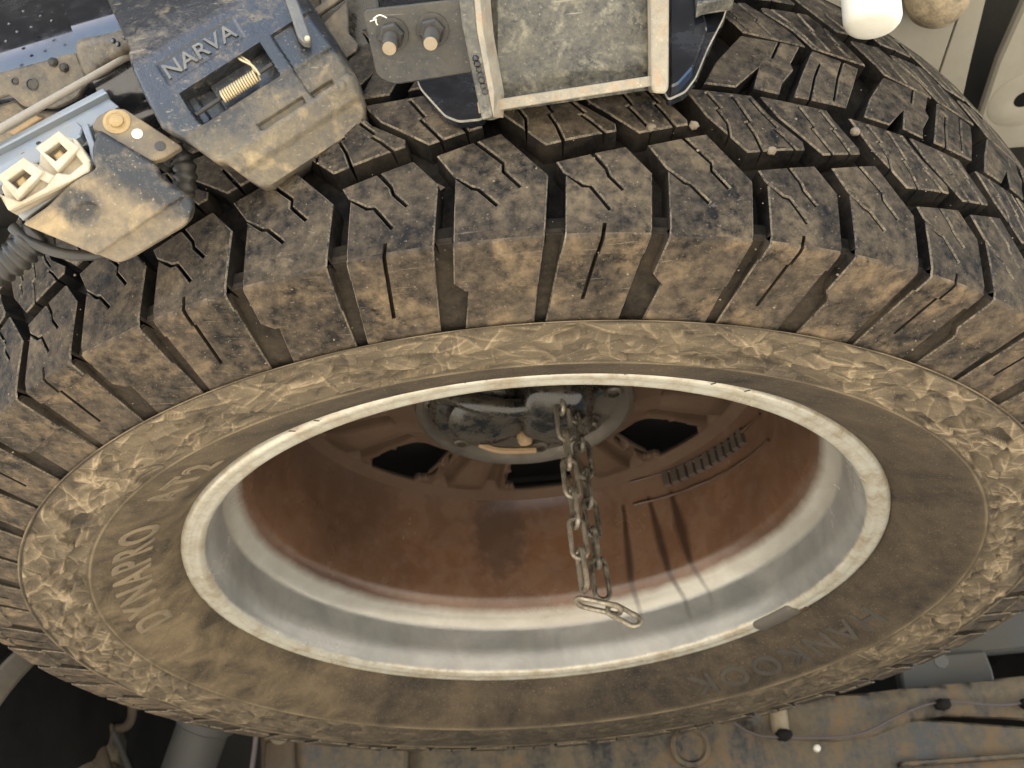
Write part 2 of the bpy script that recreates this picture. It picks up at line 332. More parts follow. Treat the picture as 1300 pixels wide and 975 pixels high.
def rim_mat():
    """cast alloy: pale oxidised lip and bead seat, deep barrel coated with brown rust-coloured brake dirt"""
    m, nt, b, pos = newmat('rim_alloy')
    sx = nt.nodes.new('ShaderNodeSeparateXYZ'); nt.links.new(pos, sx.inputs[0]); z = math_(nt, 'SUBTRACT', sx.outputs[2], Z0)
    n1 = noise_(nt, pos, 18, 5, .6, .4); n2 = noise_(nt, pos, 60, 5, .7); n0 = noise_(nt, pos, 7, 3, .5, .5)
    zz = math_(nt, 'ADD', z, math_(nt, 'MULTIPLY', math_(nt, 'SUBTRACT', n2, .5), .0045))
    def zr(a, c): 
        r = nt.nodes.new('ShaderNodeMapRange'); r.inputs[1].default_value = a; r.inputs[2].default_value = c; nt.links.new(zz, r.inputs[0]); return r.outputs[0]
    lip = mix(nt, ramp(nt, noise_(nt, pos, 45, 6, .75), .44, .66), (.46, .435, .355), (.31, .25, .165))
    grey = mix(nt, ramp(nt, n1, .35, .65), (.175, .175, .165), (.27, .265, .245))
    step = mix(nt, ramp(nt, n1, .35, .7), (.36, .345, .295), (.27, .245, .20))
    brown = mix(nt, ramp(nt, n0, .30, .70), (.060, .034, .021), (.110, .056, .030))
    brown = mix(nt, math_(nt, 'MULTIPLY', ramp(nt, n2, .45, .72), .5), brown, (.115, .078, .058))
    col = mix(nt, zr(-.0612, -.0592), lip, grey); col = mix(nt, zr(-.025, -.021), col, step); col = mix(nt, zr(-.013, -.007), col, brown)
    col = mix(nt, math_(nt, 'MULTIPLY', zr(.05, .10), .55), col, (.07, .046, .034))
    sm = ramp(nt, math_(nt, 'MULTIPLY', noise_(nt, pos, 38, 4, .6, 1.5), ramp(nt, n0, .45, .6)), .40, .52)
    col = mix(nt, math_(nt, 'MULTIPLY', sm, .08), col, (.24, .17, .12))
    # oil runs below the stick-on weights
    ang = math_(nt, 'MULTIPLY', math_(nt, 'ARCTAN2', sx.outputs[0], math_(nt, 'MULTIPLY', sx.outputs[1], -1.0)), 57.2958)
    ang = math_(nt, 'ADD', ang, math_(nt, 'MULTIPLY', math_(nt, 'SUBTRACT', n1, .5), 1.2))
    oil = None
    for t0, t1, zt, zb2, w0, w1, zc, sg in ((155.2, 156.2, .075, -.012, .75, .75, .022, .030), (147.6, 145.0, .075, -.018, .75, 1.0, .030, .032), (140.6, 138.8, .072, -.010, .8, 1.6, .034, .026)):
        u_ = math_(nt, 'DIVIDE', math_(nt, 'SUBTRACT', zt, z), zt - zb2)
        cc = math_(nt, 'ADD', math_(nt, 'MULTIPLY', u_, t1 - t0), t0)
        ez = math_(nt, 'DIVIDE', math_(nt, 'SUBTRACT', z, zc), sg); ez = math_(nt, 'EXPONENT', math_(nt, 'MULTIPLY', math_(nt, 'MULTIPLY', ez, ez), -1.0))
        wdt = math_(nt, 'ADD', math_(nt, 'MULTIPLY', ez, w1), w0)
        q_ = math_(nt, 'DIVIDE', math_(nt, 'ABSOLUTE', math_(nt, 'SUBTRACT', ang, cc)), wdt)
        mk = math_(nt, 'SUBTRACT', 1.0, ramp(nt, q_, .30, 1.0))
        rz = nt.nodes.new('ShaderNodeMapRange'); rz.inputs[1].default_value = zb2 - .03; rz.inputs[2].default_value = zb2 + .018; nt.links.new(z, rz.inputs[0])
        rt_ = nt.nodes.new('ShaderNodeMapRange'); rt_.inputs[1].default_value = zt + .003; rt_.inputs[2].default_value = zt; nt.links.new(z, rt_.inputs[0])
        mk = math_(nt, 'MULTIPLY', math_(nt, 'MULTIPLY', mk, rz.outputs[0]), rt_.outputs[0])
        oil = mk if oil is None else math_(nt, 'MAXIMUM', oil, mk)
    col = mix(nt, math_(nt, 'MULTIPLY', oil, .8), col, (.018, .010, .007))
    # soft-edged dark patch below the hub and grey dried splashes
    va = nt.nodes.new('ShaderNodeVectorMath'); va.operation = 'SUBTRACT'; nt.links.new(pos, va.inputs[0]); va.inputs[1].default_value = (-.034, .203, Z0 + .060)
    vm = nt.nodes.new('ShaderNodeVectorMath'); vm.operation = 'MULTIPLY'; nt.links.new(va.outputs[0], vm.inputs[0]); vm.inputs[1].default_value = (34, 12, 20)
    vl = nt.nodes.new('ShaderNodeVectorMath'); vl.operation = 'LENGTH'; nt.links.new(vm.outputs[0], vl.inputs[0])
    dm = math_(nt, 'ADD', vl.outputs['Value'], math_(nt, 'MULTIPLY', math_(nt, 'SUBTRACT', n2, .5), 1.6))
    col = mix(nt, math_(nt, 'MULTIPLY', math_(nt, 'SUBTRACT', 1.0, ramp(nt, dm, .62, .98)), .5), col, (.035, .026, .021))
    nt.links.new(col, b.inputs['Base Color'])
    rr = nt.nodes.new('ShaderNodeMapRange'); nt.links.new(n1, rr.inputs[0]); rr.inputs[3].default_value = .12; rr.inputs[4].default_value = .36
    nt.links.new(rr.outputs[0], b.inputs['Roughness'])
    mt = math_(nt, 'MULTIPLY', math_(nt, 'SUBTRACT', 1.0, zr(-.005, .0)), .25); nt.links.new(mt, b.inputs['Metallic'])
    bp = nt.nodes.new('ShaderNodeBump'); bp.inputs['Strength'].default_value = .22; bp.inputs['Distance'].default_value = .001
    nt.links.new(noise_(nt, pos, 350, 5, .7), bp.inputs['Height']); nt.links.new(bp.outputs[0], b.inputs['Normal']); return m
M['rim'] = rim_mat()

def ground_mat():
    m, nt, b, pos = newmat('pale_ground')
    n1 = noise_(nt, pos, 2.5, 6, .6); n2 = noise_(nt, pos, 60, 5, .7)
    col = mix(nt, ramp(nt, n1, .3, .7), (.36, .335, .285), (.43, .40, .345)); col = mix(nt, math_(nt, 'MULTIPLY', ramp(nt, n2, .4, .7), .4), col, (.28, .255, .21))
    nt.links.new(col, b.inputs['Base Color']); b.inputs['Roughness'].default_value = .95
    bp = nt.nodes.new('ShaderNodeBump'); bp.inputs['Strength'].default_value = .4; bp.inputs['Distance'].default_value = .01
    nt.links.new(n2, bp.inputs['Height']); nt.links.new(bp.outputs[0], b.inputs['Normal']); return m
M['ground'] = ground_mat()

# ------------------------------------------------------------------ ground and vehicle underside
g = mesh('ground', [(-150, -150, 0), (150, -150, 0), (150, 150, 0), (-150, 150, 0)], [(0, 1, 2, 3)], M['ground']); g['kind'] = 'structure'

def box(x0, x1, y0, y1, z0, z1, bev=.004):
    V = []; F = []
    for (z, k) in ((z0, bev), (z0 + bev, 0), (z1, 0)):
        V += [(x0+k, y0+k, z), (x1-k, y0+k, z), (x1-k, y1-k, z), (x0+k, y1-k, z)]
    F = [(3, 2, 1, 0), (8, 9, 10, 11)] + [(l*4+i, l*4+(i+1) % 4, l*4+4+(i+1) % 4, l*4+4+i) for l in (0, 1) for i in range(4)]
    return V, F
ZF = Z0 + .225                                                        # underside of the floor
FP = Plane(1250, 100, 1.0, n=(0, 0, -1)); FP.p = np.array([0, 0, ZF]); FP.s = .00075
ub = thing('vehicle_underbody', 'dusty beige painted floor panels above the spare tyre', 'vehicle floor', (0, 0.3, ZF))
# wide floor skin with a pressed channel between two panels on the right
V, F = box(-.95, .12, -.42, .40, ZF, ZF + .05); mesh('rear_floor', V, F, M['darkrub'], ub)
V, F = box(.122, .22, -.42, .40, ZF + .006, ZF + .05); mesh('floor_panel', V, F, M['panel'], ub)
V, F = box(-.95, .285, .402, 4.4, ZF - .004, ZF + .05); mesh('front_floor', V, F, M['darkrub'], ub)
def quadprism(name, poly, h0, h1, mat, bev=3, rr=0): return prism(name, poly, FP, h0, h1, mat, ub, bev, rr)
quadprism('side_panel', [(1318, -60), (1500, -60), (1500, 420), (1160, 420), (1200, 300), (1240, 150), (1265, 74), (1298, 0)], -4, 6, M['panel'], 3)
quadprism('middle_panel', [(1050, -60), (1238, -60), (1218, 9), (1189, 95), (1110, 300), (960, 300)], -6, 2, M['panel'], 1)
quadprism('outer_panel', [(1240.5, -60), (1271, -60), (1251, 0), (1233, 74), (1216, 150), (1176, 300), (1112.5, 300), (1191.5, 95), (1220.5, 9)], -6, 1, M['panel'], 1)
# dark channel roof above the gap
V, F = box(.19, .62, -.42, 4.4, ZF + .06, ZF + .09); mesh('channel_roof', V, F, M['chassis'], ub)
V, F = box(.60, 1.0, -.42, 4.4, ZF + .0, ZF + .05); mesh('outer_floor', V, F, M['darkrub'], ub)
for sx_ in (-1, 1): V, F = box(min(sx_*.86, sx_*.95), max(sx_*.86, sx_*.95), .95, 4.4, .30, ZF + .30); mesh('sill', V, F, M['darkrub'], ub)
V, F = box(-.95, .95, 4.2, 4.5, .22, ZF + .3); mesh('bulkhead', V, F, M['darkrub'], ub)
for yy, hh in ((-.10, .055), (.13, .07)): V, F = box(-.42, .42, yy, yy + .14, ZF - hh, ZF - .002, .012); mesh('hoist_beam', V, F, M['darkrub'], ub)
# hole in the side panel with its raised lip
c = FP(1297, 121, 6); lathe('hole_lip', c, FP.n, [(.027, -.003), (.026, .0003), (.022, .0010), (.010, .0011), (.0075, .0002), (.007, -.002)], M['panel'], ub, 32)
lathe('drain_hole', c, FP.n, [(.0070, -.003), (.0070, .0006)], M['void'], ub, 24)
bump_ = thing('bumper_shade', 'unseen bumper slab added above the tow hitch to block the sun', 'bumper', (0, -.55, Z0 + .30))  # unseen slab, added and sized to keep sun off hitch and tyre
V, F = box(-.95, .95, -.74, -.40, Z0 + .32, Z0 + .64, .02); mesh('shade_skin', V, F, M['bumper'], bump_)

# ------------------------------------------------------------------ SPARE WHEEL
wheel = thing('spare_wheel', 'mud-coated spare wheel with chunky all-terrain tyre hung flat under the vehicle', 'spare wheel', (0, 0, Z0))
O = np.array([0, 0, Z0])
def pol(th, r, z):                              # th in degrees, 0 towards the camera, + to the right
    a = R(th); return (r*math.sin(a), -r*math.cos(a), z)
# --- tread surface: v (mm across, continues down the side beyond the shoulder), h height
VB, VE, VC = -91.7, -138.0, 10.0
def surf(v):
    """r, z, normal_r, normal_z in mm"""
    def crown(v):
        q = (v - VC)/101.7
        return 391 - (9.8 if v < VC else 13.0)*q*q - (0 if v < 95 else (v-95)**2*.012)
    if v >= VB + 3 and v <= 2*VC - VB - 3: return crown(v), v, 1.0, 0.0
    up = v > VC; vv = v if not up else 2*VC - v
    r0 = crown(VB if not up else 2*VC - VB); t = VB - vv       # mm past the bend
    if t > 3: r, z = r0 - t, VB - t*.162; nr, nz = .10, -.995
    else:
        k = (t + 3)/6; r = crown(v) if t < 0 else r0 - t; z = vv if t < 0 else VB - t*.162
        a = k*math.pi/2*.94; nr, nz = math.cos(a), -math.sin(a)
        r -= .7*(1-abs(t)/3); z += .5*(1-abs(t)/3)
    if up: z = 2*VC - z; nz = -nz
    return r, z, nr, nz
S2D = 1.0/6.807                                  # mm on the tread -> degrees
def slot(P, i, t, path, wd=1.5):
    """cut a thin sipe into polygon edge i at parameter t; path = inner points"""
    P = [np.array(p, float) for p in P]; a, b = P[i], P[(i+1) % len(P)]; e = (b-a)/np.linalg.norm(b-a)
    p0 = a + (b-a)*t; pts = [p0] + [np.array(q, float) for q in path]; L = []; Rr = []
    for k, q in enumerate(pts):
        d = (pts[min(k+1, len(pts)-1)] - pts[max(k-1, 0)]); d /= np.linalg.norm(d); n = np.array([-d[1], d[0]])
        if n@e > 0: n = -n
        if k == 0: L.append(q - e*wd*.6); Rr.append(q + e*wd*.6)
        else: L.append(q + n*wd/2); Rr.append(q - n*wd/2)
    return P[:i+1] + L + Rr[::-1] + P[i+1:]
BASE = {}
def deg(P): return [(x*6.807, y) for x, y in P]
# shoulder lugs, one pitch = 13 degrees (x in degrees, y in mm)
A = deg([(-.15, -57), (0.35, -64.5), (0.0, -91), (-1.25, VE), (4.25, VE), (4.7, -118), (5.3, -91), (5.75, -63), (4.3, -49.6)])
A = slot(A, 3, .50, deg([(1.75, -134)]), .01) if False else A
A = slot(A, 8, .48, deg([(2.9, -61), (3.0, -64.5), (3.8, -71.5)]), 1.5)
A = slot(A, 0, .85, deg([(1.35, -69.4), (1.8, -69.8), (2.85, -81)]), 1.5)
BASE['A'] = A
B = deg([(5.75, -48.5), (6.8, -61.5), (6.45, -91), (5.95, -112), (6.75, -118), (6.05, VE), (11.0, VE), (11.3, -118), (11.8, -91), (12.3, -63.5), (9.7, -40.4)])
B = slot(B, 10, .40, deg([(9.7, -56), (9.65, -60), (10.6, -68.5)]), 1.5)
B = slot(B, 0, .95, deg([(7.75, -67.2), (8.1, -67.9), (9.15, -76.5)]), 1.5)
BASE['B'] = B
Cb = deg([(-4.5, -14), (-3.2, -30), (-.7, -48), (2.1, -43.6), (3.85, -41.2), (3.85, -37), (1.75, -25.5), (.55, -13.5)])
Cb = slot(Cb, 3, .55, deg([(2.3, -36), (1.7, -32), (1.95, -31), (1.0, -23), (.3, -15.2)]), 1.3)
Cb = slot(Cb, 2, .40, deg([(.1, -38), (-.35, -31), (-.05, -30), (-1.0, -15.4)]), 1.3)
Cb = slot(Cb, 1, .55, deg([(-1.8, -33), (-2.4, -25), (-2.1, -24), (-2.9, -15.6)]), 1.3)
BASE['C'] = Cb
Db = deg([(1.25, -13), (2.35, -24.8), (5.3, -42), (8.6, -35.8), (8.6, -33), (7.05, -19), (6.6, -13)])
Db = slot(Db, 2, .72, deg([(7.0, -29), (6.6, -25), (6.85, -24), (6.0, -14.8)]), 1.3)
Db = slot(Db, 2, .35, deg([(5.2, -31), (4.8, -27), (5.1, -26), (4.2, -14.8)]), 1.3)
BASE['D'] = Db
Eb = deg([(-2.9, -9.5), (-.5, -9.2), (1.9, 8), (.9, -8), (2.9, -9), (3.4, -1), (4.8, 11), (4.7, 15), (6.2, 31.5), (1.1, 29.5), (-1.6, 6)])
Eb = slot(Eb, 8, .35, deg([(3.2, 16)]), 1.2)
Eb = slot(Eb, 8, .5*.35, deg([(3.7, 8)]), 1.2) if False else Eb
BASE['E'] = Eb
Fb = deg([(4.1, -8.5), (8.6, -7), (10, 10), (11.5, 28.5), (7.3, 31), (5.6, 11)])
Fb = slot(Fb, 3, .35, deg([(8.8, 14), (7.6, -5)]), 1.2)
Fb = slot(Fb, 0, .3, deg([(6.6, 10), (7.6, 22)]), 1.2)
BASE['F'] = Fb
HOLES = {'A': [deg([(2.30, -87.5), (2.55, -87.5), (1.50, -126), (1.22, -126)])]}
def block_mesh(key, k, flip):
    """moulded block: flat outline -> bevelled prism -> cut at the shoulder -> wrapped on the tyre"""
    P = np.array(BASE[key]); P = P*np.array([k, 1.0])
    if flip: P = np.array([(-x, 2*VC - y) for x, y in P])
    n = len(P); I = offset_poly(P, .55); D = offset_poly(P, -1.0) if key in 'CDEF' else offset_poly(P, -.7)
    bm = bmesh.new(); depth = -13.0
    l0 = [bm.verts.new((x, y, depth)) for x, y in D]; l1 = [bm.verts.new((x, y, -.75)) for x, y in P]; l2 = [bm.verts.new((x, y, 0)) for x, y in I]
    for a, b, mi in ((l0, l1, 2), (l1, l2, 1)):
        for i in range(n):
            f = bm.faces.new((a[i], a[(i+1) % n], b[(i+1) % n], b[i])); f.material_index = mi
    hl = HOLES.get(key, [])
    if True:
        loop_e = [bm.edges.get((l2[i], l2[(i+1) % n])) for i in range(n)]
        for Hh in hl:
            Q = np.array(Hh)*np.array([k, 1.0])
            if flip: Q = np.array([(-x, 2*VC - y) for x, y in Q])
            t0 = [bm.verts.new((x, y, 0)) for x, y in Q]; t1 = [bm.verts.new((x, y, -5)) for x, y in Q]
            for i in range(4):
                f = bm.faces.new((t0[i], t0[(i+1) % 4], t1[(i+1) % 4], t1[i])); f.material_index = 2
                loop_e.append(bm.edges.get((t0[i], t0[(i+1) % 4])))
            f = bm.faces.new(t1); f.material_index = 2
        res = bmesh.ops.triangle_fill(bm, use_beauty=True, edges=loop_e)
        for f in [g_ for g_ in res['geom'] if isinstance(g_, bmesh.types.BMFace)]: f.material_index = 0
    else:
        f = bm.faces.new(l2); f.material_index = 0
        bmesh.ops.triangulate(bm, faces=[f])
    cuts = []
    if key in 'AB': cuts = [-76, -83, VB+4.5, VB+3, VB+1.2, VB, VB-1.2, VB-3, VB-4.5, -109] + ([-101.6, -102.3] if key == 'A' else [-116.2, -116.9])
    else: cuts = [-30, -20, 0, 12]
    for c in cuts:
        cc = 2*VC - c if flip else c
        bmesh.ops.bisect_plane(bm, geom=bm.verts[:] + bm.edges[:] + bm.faces[:], plane_co=(0, cc, 0), plane_no=(0, 1, 0), dist=1e-5)
    bmesh.ops.recalc_face_normals(bm, faces=bm.faces)
    for f in bm.faces:
        if f.material_index == 2 and key in 'AB':
            y = f.calc_center_median().y; y = 2*VC - y if flip else y
            if y < VB + 4: f.material_index = 4
    for f in bm.faces:                              # side faces of the lugs: dustier rubber
        if f.material_index == 0 and key in 'AB':
            y = f.calc_center_median().y; y = 2*VC - y if flip else y
            if y < VB: f.material_index = 3
            if (key == 'A' and -102.3 < y < -101.6) or (key == 'B' and -116.9 < y < -116.2): f.material_index = 1
    for v in bm.verts:
        s, vv, h = v.co
        vq = 2*VC - vv if flip else vv
        if key in 'AB':
            if vq < VB:                             # lugs stand less proud down the side, with a step
                h = h + (1.2 if ((key == 'A' and vq > -102) or (key == 'B' and vq > -116.5)) and h > -5 else 0)
                if h < -6: h = -7
        r, z, nr, nz = surf(vv)
        r2 = r + nr*h; z2 = z + nz*h; th = s*S2D
        v.co = Vector(pol(th, r2/1000, z2/1000))
    me = bpy.data.meshes.new('tread_block'); bm.to_mesh(me); bm.free()
    me.polygons.foreach_set('use_smooth', np.ones(len(me.polygons), bool)); me.set_sharp_from_angle(angle=R(32))
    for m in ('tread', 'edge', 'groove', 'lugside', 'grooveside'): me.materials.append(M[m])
    return me
# --- carcass (groove floors)
prof = []
for v in np.concatenate([np.arange(-137, VB-4, 5), [VB-3, VB-1.5, VB, VB+1.5, VB+3, VB+6, -81, -79.5, -70], np.arange(-60, 61, 10)]):
    r, z, nr, nz = surf(v)
    dp = 10.5 if v > -79.6 else (4.6 if v > VB - 3 else max(1.6, 4.6 - (VB - v)*.065))
    prof.append((r - nr*dp, z - nz*dp))
up = [(r, 2*VC - z) for r, z in prof if z < -60][::-1]; prof = prof + up
prof = prof + [(300, 120), (250, 100), (205, 105)]
prof = [(296, -90)] + prof
def revolve(prof, seg, name, mat, parent, smooth=True, auto=30, close=False):
    V = []; F = []; n = len(prof)
    for k in range(seg):
        for r, z in prof: V.append(np.array(pol(360*k/seg, r/1000, z/1000)) + O)
    for k in range(seg):
        j = (k+1) % seg
        for i in range(n-1 + (1 if close else 0)): i2 = (i+1) % n; F.append((k*n+i, j*n+i, j*n+i2, k*n+i2))
    return mesh(name, V, F, mat, parent, smooth=smooth, auto=auto)
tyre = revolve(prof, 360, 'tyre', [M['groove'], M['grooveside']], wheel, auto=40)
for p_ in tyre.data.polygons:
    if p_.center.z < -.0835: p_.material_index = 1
# --- blocks round the tyre; the pitch varies as on the real tread
starts = [-50, -36.6, -23.7, -10.0, 3.2, 15.9, 27.8, 39.7]; s = 51.6; starts += [51.6 + i*(310-51.6)/20 for i in range(20)]
widths = [((starts + [310])[i+1] - starts[i]) for i in range(len(starts))]
cache = {}
for s, wd in zip(starts, widths):
    for key, nm in (('A', 'shoulder_lug'), ('B', 'shoulder_lug'), ('C', 'tread_block'), ('D', 'tread_block'), ('E', 'centre_block'), ('F', 'centre_block')):
        for flip in ((0, 1) if key in 'ABCD' else (0,)):
            kk = (key, round(wd, 2), flip)
            if kk not in cache: cache[kk] = block_mesh(key, wd/13.0, flip)
            o = bpy.data.objects.new(nm, cache[kk]); COL.objects.link(o); o.parent = tyre
            o.rotation_euler.z = R(s + (wd*.62 if flip else 0))
# --- sidewall with crumpled rock-like relief ring
rs = np.concatenate([np.linspace(240, 262, 8), np.linspace(264, 296, 20), np.linspace(296.6, 336.4, 66)])
SP = [(236, -54), (244, -57), (250, -65), (262, -76), (275, -84.5), (288, -90.4), (297, -93.6), (310, -97.0), (325, -99.0), (337, -99.4)]
def sz(r): return np.interp(r, [p[0] for p in SP], [p[1] for p in SP])
def szs(r): return (sz(r-5) + sz(r) + sz(r+5))/3 if r < 330 else sz(r)
NA = 3400
th = np.arange(NA)*2*math.pi/NA
H = np.zeros((NA, len(rs))); RG = np.zeros((NA, len(rs)))
zone = np.where((rs > 299) & (rs < 334.5))[0]
npts = 620
fs = rng.rand(npts)*2*math.pi*316; fr = 297 + rng.rand(npts)*39
sl = rng.randn(npts, 2)*np.array([.13, .20]); off = rng.randn(npts)*.5
SS, RRr = np.meshgrid(th*316, rs[zone], indexing='ij')
Hs = np.zeros(SS.shape); Rg = np.zeros(SS.shape)
circ_ = 2*math.pi*316; X1 = th*316; Y1 = rs[zone]
# creased, foil-like moulding: many short straight folds, steep on one side
ft_ = rng.randn(npts)*.05; FT = np.zeros(SS.shape); sl = rng.randn(npts, 2)*np.array([.16, .27]); wj = .25 + .75*rng.rand(npts)
for a in range(0, NA, 130):
    X = SS[a:a+130].ravel(); Y = RRr[a:a+130].ravel()
    dx = X[:, None] - fs[None]; dx -= circ_*np.round(dx/circ_); dy = Y[:, None] - fr[None]
    d = (dx*.55 + dy*.22)**2 + (dy*1.1)**2
    idx = np.argpartition(d, 1, axis=1)[:, :2]; r_ = np.arange(len(X))
    d0 = np.sqrt(d[r_, idx[:, 0]]); d1 = np.sqrt(d[r_, idx[:, 1]]); sw = d0 > d1
    i0 = np.where(sw, idx[:, 1], idx[:, 0]); f1 = np.minimum(d0, d1); f2 = np.maximum(d0, d1)
    h = dx[r_, i0]*sl[i0, 0] + dy[r_, i0]*sl[i0, 1]
    Hs[a:a+130] = np.clip(h, -2.0, 2.2).reshape(-1, len(zone))
    Rg[a:a+130] = (np.clip(1 - (f2 - f1)/.55, 0, 1)*wj[i0]*.6).reshape(-1, len(zone)); FT[a:a+130] = ft_[i0].reshape(-1, len(zone)) + .05*h.reshape(-1, len(zone))
tone = np.zeros(SS.shape)
for q in range(1900):
    x0_, y0_ = rng.rand()*circ_, 298 + rng.rand()*37; L_ = 4 + 16*rng.rand()**1.6; an = rng.randn()*.55 + (1.2 if rng.rand() < .22 else 0)
    amp = (.35 + .9*rng.rand()**2)*(1 if rng.rand() < .78 else -.8); ca_, sa_ = math.cos(an), math.sin(an)
    i0 = int((x0_ - L_ - 4)/circ_*NA); i1 = int((x0_ + L_ + 4)/circ_*NA) + 1; ii = np.arange(i0, i1) % NA
    dx = (np.arange(i0, i1)*circ_/NA - x0_)[:, None]; dy = (Y1 - y0_)[None]
    t_ = dx*ca_ + dy*sa_; d_ = -dx*sa_ + dy*ca_ + .012*rng.randn()*t_*t_
    mk = np.clip(1.15 - (t_/L_)**2, 0, 1)*np.clip((L_ + 1 - np.abs(t_))/2, 0, 1)
    sd_ = 1 if rng.rand() < .5 else -1; d_ = d_*sd_
    fold_ = mk*np.where(d_ > 0, np.exp(-d_/(1.2 + 1.8*rng.rand())), np.exp(d_/.35)); Hs[ii] += .6*amp*fold_; tone[ii] += amp*.55*fold_ - .25*mk*np.where(d_ < -.3, np.exp((d_+.3)/.9), 0)
    if amp > .45: Rg[ii] = np.maximum(Rg[ii], mk*np.exp(-(d_/.45)**2)*(.2 + .6*rng.rand()))
Hs = np.clip(Hs, -1.2, 2.6)
Hs = .2*np.roll(Hs, 1, 0) + .6*Hs + .2*np.roll(Hs, -1, 0)
fade = np.clip(np.minimum(rs[zone]-298, 335.5-rs[zone])/2.0, 0, 1)
far = np.abs(((np.degrees(th) + 180) % 360) - 180); far = (1 - .72*np.clip((far - 112)/45, 0, 1))[:, None]
H[:, zone] = Hs*fade*far
RG[:, zone] = np.clip(.40 + FT + .50*tone + .30*np.clip(Rg, 0, 1), 0, 1)*fade*(.12 + .88*far)
# moulded rings: lug ring line, double ring line inside the relief, fine ribs by the bead
for rc, ww, hh, rg in ((336.0, .9, 1.1, .8), (297.2, 1.0, 1.3, .7), (293.6, .7, .6, .2), (258, .8, .5, .1), (262.5, .6, .35, .0)):
    k = np.exp(-((rs-rc)/ww)**2); H += k[None]*hh; RG += k[None]*rg*(.5 + .5*np.clip(np.sin(th*37)+np.sin(th*11+1)+.5, 0, 1))[:, None]
n = len(rs); zz_ = np.array([szs(r) for r in rs])
VX = np.stack([np.outer(np.sin(th), rs)/1000, -np.outer(np.cos(th), rs)/1000, Z0 + (zz_[None] - H)/1000], -1).reshape(-1, 3)
ia = np.arange(NA)[:, None]; ij = np.arange(n-1)[None]; ib = (ia + 1) % NA
FX = np.stack([ia*n + ij, ia*n + ij + 1, ib*n + ij + 1, ib*n + ij], -1).reshape(-1, 4)
sw_ = grid_mesh('sidewall', VX, FX, M['sidewall'], tyre)
at_ = sw_.data.attributes.new('ridge', 'FLOAT', 'POINT'); at_.data.foreach_set('value', np.clip(RG, 0, 1).ravel().astype(np.float32))
# --- moulded lettering, tops outwards, read clockwise from below
def ring_text(body, th_mid, r_mid, size, hollow, raise_mm, name, stretch=1.0, dcw=+1):
    V, F = text_geo(body, size, extrude=.0008, bevel=(.00075 if hollow else .0003), hollow=hollow, space=1.22)
    x0, x1 = V[:, 0].min(), V[:, 0].max(); yc = (V[:, 1].min() + V[:, 1].max())/2; out = []
    for x, y, z in V:
        r = r_mid + (y - yc); t = th_mid + dcw*math.degrees((x - (x0+x1)/2)*stretch/r_mid)
        zz = szs(r*1000)/1000 - raise_mm/1000 - z
        p = pol(t, r, zz); out.append((p[0], p[1], p[2] + Z0))
    mesh(name, out, F, M['letters'], tyre)
M['letters'] = dusty('letter_rubber', (.066, .052, .035), (.22, .165, .098), .5, 30, .8, .3, 600, .3)
M['letters_dark'] = dusty('letter_rubber_dark', (.022, .0195, .0165), (.075, .058, .04), .4, 30, .6, .3, 600, .2)
ring_text('DYNAPRO', -73.5, .2745, .030, True, .4, 'raised_lettering', 1.0)
ring_text('DYNAPRO', -73.5, .2745, .030, False, .0, 'raised_lettering', 1.0)
ring_text('AT2', -44, .2765, .024, True, .2, 'raised_lettering', 1.2)
_l = M['letters']; M['letters'] = M['letters_dark']
ring_text('HANKOOK', 130, .2745, .0275, False, .6, 'raised_lettering', 1.3)
M['letters'] = _l
# --- grit and small stones caught on the tread
V = []; F = []
def grit(p, r):
    n0 = len(V); q = [np.array(d_)*r*(.7 + .6*rng.rand()) for d_ in ((1, 0, 0), (-1, 0, 0), (0, 1, 0), (0, -1, 0), (0, 0, 1), (0, 0, -1))]
    for d_ in q: V.append(np.array(p) + O + d_)
    for f_ in ((0, 2, 4), (2, 1, 4), (1, 3, 4), (3, 0, 4), (2, 0, 5), (1, 2, 5), (3, 1, 5), (0, 3, 5)): F.append(tuple(n0 + i for i in f_))
for q in range(520):
    v_ = -134 + rng.rand()*150; r_, z_, _, nz_ = surf(v_); grit(pol(-75 + rng.rand()*150, (r_ - .1)/1000, (z_ + (.1 if nz_ < -.5 else 0))/1000), .00022 + .0006*rng.rand()**3)
for q in range(60):
    v_ = -75 + rng.rand()*85; r_, z_, _, _ = surf(v_); grit(pol(-60 + rng.rand()*130, (r_ - 9.5)/1000, z_/1000), .0010 + .0012*rng.rand())
M['grit'] = dusty('grit', (.10, .08, .056), (.22, .175, .12), .5, 300, .9, .3, 500, 0)
gr_ = mesh('grit', V, F, M['grit'], tyre); gr_['kind'] = 'stuff'
for t_, v_ in ((9.2, -37.2), (12.0, -34.2), (17.0, -43.5), (24.0, -20.0)): r_, z_, _, _ = surf(v_); blob('pebble', np.array(pol(t_, (r_ - 1.2)/1000, (z_ - 1.0)/1000)) + O, (.0022, .0020, .0019), M['grit'], tyre, .3, 2, int(t_), 8)
# --- rim
rp = [(247.5, -56), (247.8, -60.5), (246.3, -63.8), (243.5, -65.0), (241.0, -64.4), (239.6, -63.6), (237.5, -64.2), (234.5, -63.6), (232.0, -61.0), (231.0, -57.5), (229.5, -53.6), (227.5, -50), (226.5, -40), (225.2, -26), (224, -21),
      (219, -15.5), (212.5, -8), (208.5, -3), (207, 2), (206, 20), (205, 50), (203.5, 78), (201.5, 92), (199.5, 101), (198, 108), (206, 112), (214, 104), (212, 10), (226, -12), (233, -40), (240, -54)]
rim = revolve(rp, 256, 'rim', M['rim'], wheel, auto=50, close=True)
